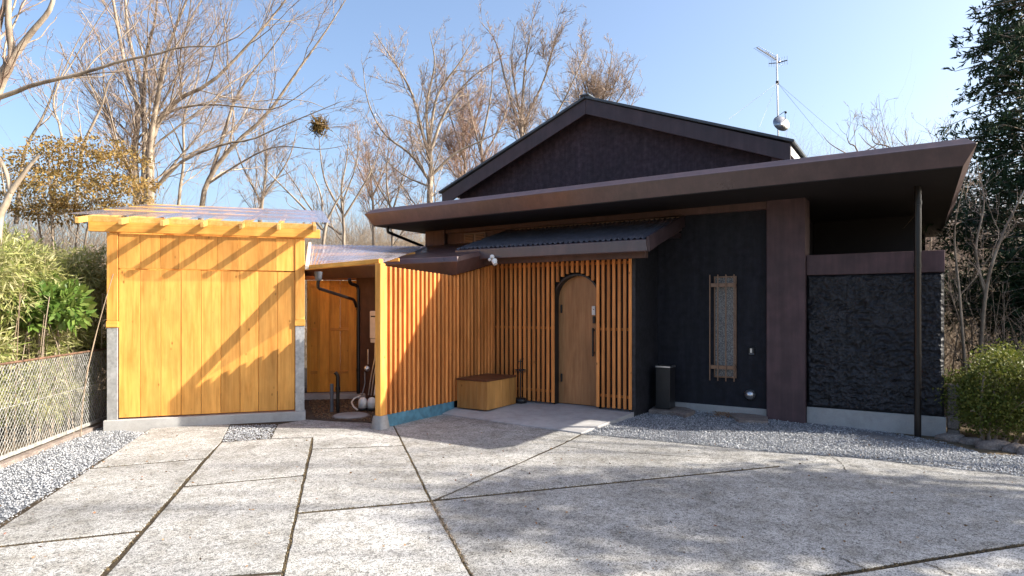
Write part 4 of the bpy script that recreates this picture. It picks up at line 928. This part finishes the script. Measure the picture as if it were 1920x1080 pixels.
lp = [[*at(px, py, Yy+random.uniform(-.8, .8)), r*1.9, r*1.9, r*.55] for px, py, r in [(90, 300, .35), (140, 290, .3), (190, 275, .28), (60, 330, .35), (230, 300, .25), (120, 345, .35), (180, 335, .3), (55, 380, .4), (215, 345, .28), (150, 385, .35), (240, 375, .25), (110, 400, .35), (90, 265, .15), (200, 395, .3), (255, 345, .2)]]
leafy_tree('yellow_leaved_tree', 'yellow brown leaved tree above the bamboo left of the shed', lp, 10500, (.04, .08, .011, .019), 'yellow', (*at(115, 560, Yy)[:2], 0), [np.array(l[:3]) for l in lp[::3]], .045)
# right side conifer: layered drooping sprays
def conifer(label, cx, cy, h, rad, seed, n, z0=.5, base=-.1, group=None, sparse=1.0):
    r = np.random.default_rng(seed); t = thing('conifer', label, 'conifer', (cx, cy, base), group)
    tr = np.array([[(cx, cy, base), (cx+.03, cy, h*.4), (cx-.02, cy+.02, h*.75), (cx, cy, h)]], float); V, Q = tubes_np(np.array([resample(tr[0], 10)]), np.linspace(rad*.09, .02, 10)[None], 8)
    nb = n; zz = r.uniform(z0, h*.99, nb); k = 1-(zz-z0)/(h-z0); bl = rad*(.12+.88*k**.8)*r.uniform(.55, 1.12, nb); an_ = r.random(nb)*6.283
    K = 7; B = np.zeros((nb, K, 3)); B[:, 0] = np.stack([np.full(nb, cx), np.full(nb, cy), zz], 1); dd_ = np.stack([np.cos(an_), np.sin(an_), r.uniform(-.05, .35, nb)], 1)
    for q in range(1, K): B[:, q] = B[:, q-1]+norm(dd_)*(bl/(K-1))[:, None]; dd_ = dd_+np.array((0, 0, -.09))+r.normal(0, .06, (nb, 3)); dd_[:, 2] += (.10 if q > 4 else 0)
    RR = np.linspace(.02, .005, K)[None]*np.ones((nb, 1)); V2, Q2 = tubes_np(B, RR, 4)
    np_mesh('trunk', np.concatenate([V, V2]), np.concatenate([Q, Q2+len(V)]), M['barkd'], t, smooth=True)
    S_, SR = spawn(r, B, RR, 7.5*sparse, .34, 50, -.05, 4, .6, tmin=.22, curv=.12, rmin=.003)
    ms = len(S_); per = 13; kk = r.random((ms, per)); i0 = np.minimum((kk*3).astype(int), 2); f = (kk*3-i0)[..., None]; ii = np.arange(ms)[:, None]
    base_ = S_[ii, i0]*(1-f)+S_[ii, i0+1]*f; T = norm(S_[ii, i0+1]-S_[ii, i0]); D = T+r.normal(0, .5, base_.shape)
    m = ms*per; V, Q = leaves(base_.reshape(-1, 3), D.reshape(-1, 3), r.uniform(.07, .15, m), r.uniform(.010, .02, m)); np_mesh('crown', V, Q, M['conifer'], t); return t
conifer('tall dark conifer rising past the top right corner', 10.0, 12.2, 9.8, 2.35, 51, 560, z0=1.2)
conifer('second dark conifer filling the right edge behind the shrub', 9.3, 10.8, 4.2, 1.5, 52, 300, z0=.3)
# dry brush on the right
def brush(label, cx, cy, h, ex, ey, n, seed, name='dry_shrub', mats=('barkd', 'twig')):
    r = np.random.default_rng(seed); limbs = []
    for k in range(n):
        x, y = cx+r.uniform(-ex, ex), cy+r.uniform(-ey, ey); dx, dy = r.normal(0, .28, 2); hh_ = h*r.uniform(.6, 1.1)
        limbs.append(([np.array((x, y, -.15)), np.array((x+dx*.4, y+dy*.4, hh_*.45)), np.array((x+dx*1.2, y+dy*1.2, hh_))], .022, .006))
    return make_tree(label, limbs, seed, [dict(dens=2.6, frac=.4, ang=42, up=.1, K=6, rf=.55, curv=.2, tmin=.15), dict(dens=4.5, frac=.5, ang=45, up=0, K=5, rf=.6, curv=.25, tmin=.1)], 'shrub', None, mats, 5, name=name, base=(cx, cy, -.15))
brush('tangle of leafless stems right of the house corner', 7.3, 9.5, 1.9, .35, .5, 14, 61)
brush('leafless pale brush behind the rounded shrub', 7.6, 9.8, 2.0, .5, .5, 14, 62)
brush('tall grey leafless shrub beneath the conifer', 9.2, 12.2, 3.6, .9, .8, 14, 63)
brush('leafless brush seen beyond the open eave', 9.6, 15.5, 4.3, 1.5, 1.0, 18, 64)
make_tree('gnarled bare tree with thick trunk at the right picture edge', [([at(1835, 700, 9.6), at(1850, 540, 9.6), at(1880, 440, 9.6), at(1925, 350, 9.6)], .055, .03), ([at(1850, 560, 9.6), at(1830, 470, 9.7), at(1845, 380, 9.8), at(1830, 300, 9.9)], .04, .015), ([at(1812, 720, 9.2), at(1800, 560, 9.2), at(1790, 430, 9.3), at(1812, 330, 9.4)], .04, .012)], 65, lv(1.6, 1.2, .8))
# rounded evergreen shrub
t = thing('azalea_shrub', 'rounded green shrub behind the border rocks at right', 'shrub', (5.9, 7.75, -.12))
lp = lumpset(60, (6.35, 7.95, .50), (.80, .6, .50), .2, .36, 71); n = 36000; Pc, d = blob_pts(n, lp); Pc = Pc[Pc[:, 2] > -.06]; n = len(Pc)
V, Q = leaves(Pc, norm(rng.normal(size=(n, 3)))+np.array((0, 0, .3)), rng.uniform(.022, .052, n), rng.uniform(.007, .015, n)); np_mesh('foliage', V, Q, M['shrub'], t)
limbs = [([np.array((5.78+r_*.5, 7.9, -.12)), np.array((5.72+r_*.8, 7.85, .3)), np.array((5.8+r_*1.2, 7.9, .75))], .02, .008) for r_ in (0, .15, .3, .5, .8)]
P = np.array([resample(p, 8) for p, _, _ in limbs]); V, Q = tubes_np(P, np.repeat(np.linspace(.024, .009, 8)[None], 5, 0), 6)
P2, R2 = spawn(np.random.default_rng(3), P, np.repeat(np.linspace(.024, .009, 8)[None], 5, 0), 7, .6, 45, .1, 6, .5); V2, Q2 = tubes_np(P2, R2, 4)
np_mesh('stems', np.concatenate([V, V2]), np.concatenate([Q, Q2+len(V)]), M['twig'], t, smooth=True)
# border rocks
rk = [(1785, 826, .13, 'long pale rock touching the house footing'), (1822, 832, .10, 'small pale rock second from the house in the border'), (1862, 840, .15, 'long flat rock in the middle of the border'), (1905, 846, .12, 'brown rock in the border near the right edge'), (1935, 850, .14, 'rock in the border at the right picture edge')]
for i, (px, py, r_, lb) in enumerate(rk):
    x, y = gp(px, py, -.12); bm = bmesh.new(); bmesh.ops.create_icosphere(bm, subdivisions=3, radius=1)
    for v in bm.verts:
        k = 1+.28*mnoise.noise(v.co*1.6+Vector((i*5, 0, 0)))+.07*mnoise.noise(v.co*6); v.co = Vector((v.co.x*r_*1.35*k, v.co.y*r_*.85*k, v.co.z*r_*.58*k))
    me = bpy.data.meshes.new('rock'); bm.to_mesh(me); bm.free(); me.materials.append(M['rock']); me.polygons.foreach_set('use_smooth', [True]*len(me.polygons))
    o = bpy.data.objects.new('rock', me); link(o, None, Matrix.Translation((x, y, -.10)) @ rz(-.35+i*.2)); tag(o, lb, 'rock', 'border rocks')
pl = thing('stone_pillar', 'pinkish block pillar at the right corner of the house', 'pillar', H.p(3.96, .15, -.1))
for k in range(4): H.box('stone_block', 3.89, 4.02, .0, .22, -.2+k*.19, -.2+(k+1)*.19-.008, M['rock'], pl, .01)

# hillside brush and far woods
def scatter_twigs(name, label, n, xr, yr, hr, mat, seed, spread=.35, zf=None):
    r = np.random.default_rng(seed); x = r.uniform(*xr, n); y = r.uniform(*yr, n); K = 4; P = np.zeros((n, K, 3))
    P[:, 0, 0] = x; P[:, 0, 1] = y; P[:, 0, 2] = [hill_z(a, b) for a, b in zip(x, y)]; h = r.uniform(*hr, n); dd_ = np.column_stack([r.normal(0, spread, n), r.normal(0, spread, n), np.ones(n)])
    for k in range(1, K): P[:, k] = P[:, k-1]+dd_*(h/(K-1))[:, None]; dd_ = dd_+r.normal(0, spread*.7, (n, 3))
    w_ = .0045*(y/20)**.5; R = w_[:, None]*np.linspace(1.5, .6, K)[None]
    P2, R2 = spawn(r, P, R, 2.2, .5, 40, .1, 4, .7, lmax=3); V, Q = tubes_np(P, R, 3); V2, Q2 = tubes_np(P2, R2, 3)
    return tag(np_mesh(name, np.concatenate([V, V2]), np.concatenate([Q, Q2+len(V)]), M[mat]), label, 'brush', kind='stuff')
scatter_twigs('hillside_brush', 'dry beige brush covering the hillside behind the passage', 9000, (-20, 1), (17, 40), (.8, 2.6), 'dry', 81)
scatter_twigs('garden_undergrowth', 'brown undergrowth among the trees behind the bamboo', 4200, (-17, -8.6), (11.5, 18), (1.5, 3.7), 'dry', 82, .35)
scatter_twigs('right_undergrowth', 'dry pale undergrowth behind the right end of the house', 3200, (6.5, 22), (12.5, 22), (.8, 3.0), 'dry', 83, .4)
scatter_twigs('far_woods', 'distant leafless woods along the skyline right of the gable', 2600, (14, 42), (42, 52), (4, 9), 'woods', 84, .22)
# big trees outside the frame on the right that throw the dappled shade
def shade_tree(label, cx, cy, z0, z1, rad, n, seed, lumps=30):
    r = np.random.default_rng(seed); lp = []
    for k in range(lumps):
        z = r.uniform(z0, z1); rr = rad*math.sqrt(max(.1, 1-((z-(z0+z1)/2)/((z1-z0)/2))**2*.8)); a_ = r.random()*6.283; q_ = rr*r.uniform(.2, .95)
        s_ = r.uniform(.45, .95); lp.append([cx+q_*math.cos(a_), cy+q_*math.sin(a_), z, s_*1.2, s_*1.2, s_*.6])
    leafy_tree('evergreen_tree', label, lp, n, (.12, .22, .04, .07), 'conifer', (cx, cy, -.1), [np.array(l[:3]) for l in lp], .2)
shade_tree('broad evergreen tree outside the picture on the right, nearest the drive', 13.8, 4.35, 5.6, 8.8, .72, 3600, 91, 15)
shade_tree('evergreen tree outside the picture on the right, level with the house wall', 14.5, 8.9, 3.6, 8.4, 1.15, 5200, 92, 20)
shade_tree('smaller evergreen tree outside the picture on the right, nearest the camera', 10.5, 3.1, 3.6, 5.6, .5, 1000, 93, 5)
make_tree('leafless tree outside the picture on the right beside the drive', [([(17, 4.5, -.1), (17, 4.7, 6), (17, 4.6, 9.5)], .18, .08), ([(17, 4.7, 5), (16.2, 6.2, 8.5), (16, 7.2, 12)], .10, .03), ([(17, 4.7, 6), (16.5, 3.2, 9), (16.2, 2.0, 12.5)], .10, .03), ([(17, 4.7, 7), (17.6, 5.2, 10), (18, 5.0, 13.5)], .10, .03), ([(17, 4.7, 8), (16.6, 4.0, 10.5), (16.5, 3.6, 13.5)], .09, .03)], 95, lv(1.4, .8, .4))
# dry grass tufts in the wide joint
A_ = np.array(gp(809, 941)); B_ = np.array(gp(880, 1068)); n = 520; t_ = rng.beta(1.3, 1.6, n); q_ = A_+(B_-A_)*t_[:, None]+rng.normal(0, .010, (n, 2))
Pz = np.column_stack([q_, np.full(n, -.078)]); D = rng.normal(0, .8, (n, 3)); D[:, 2] = 1
V, Q = leaves(Pz, D, rng.uniform(.012, .04, n), rng.uniform(.0015, .003, n)); tag(np_mesh('joint_grass', V, Q, M['dry']), 'short dry grass tufts in the widest joint of the drive', 'grass', kind='stuff')
# dry leaves lying on the drive
n = 420; P = np.stack([rng.uniform(-4.6, 6, n), 2.4+6*rng.random(n)**1.2], 1); Pz = np.column_stack([P, np.full(n, -.064)]); D = rng.normal(size=(n, 3)); D[:, 2] *= .15
V, Q = leaves(Pz, D, rng.uniform(.015, .035, n), rng.uniform(.005, .01, n)); tag(np_mesh('fallen_leaves', V, Q, M['litter']), 'small brown fallen leaves scattered thinly over the concrete', 'leaves', kind='stuff')
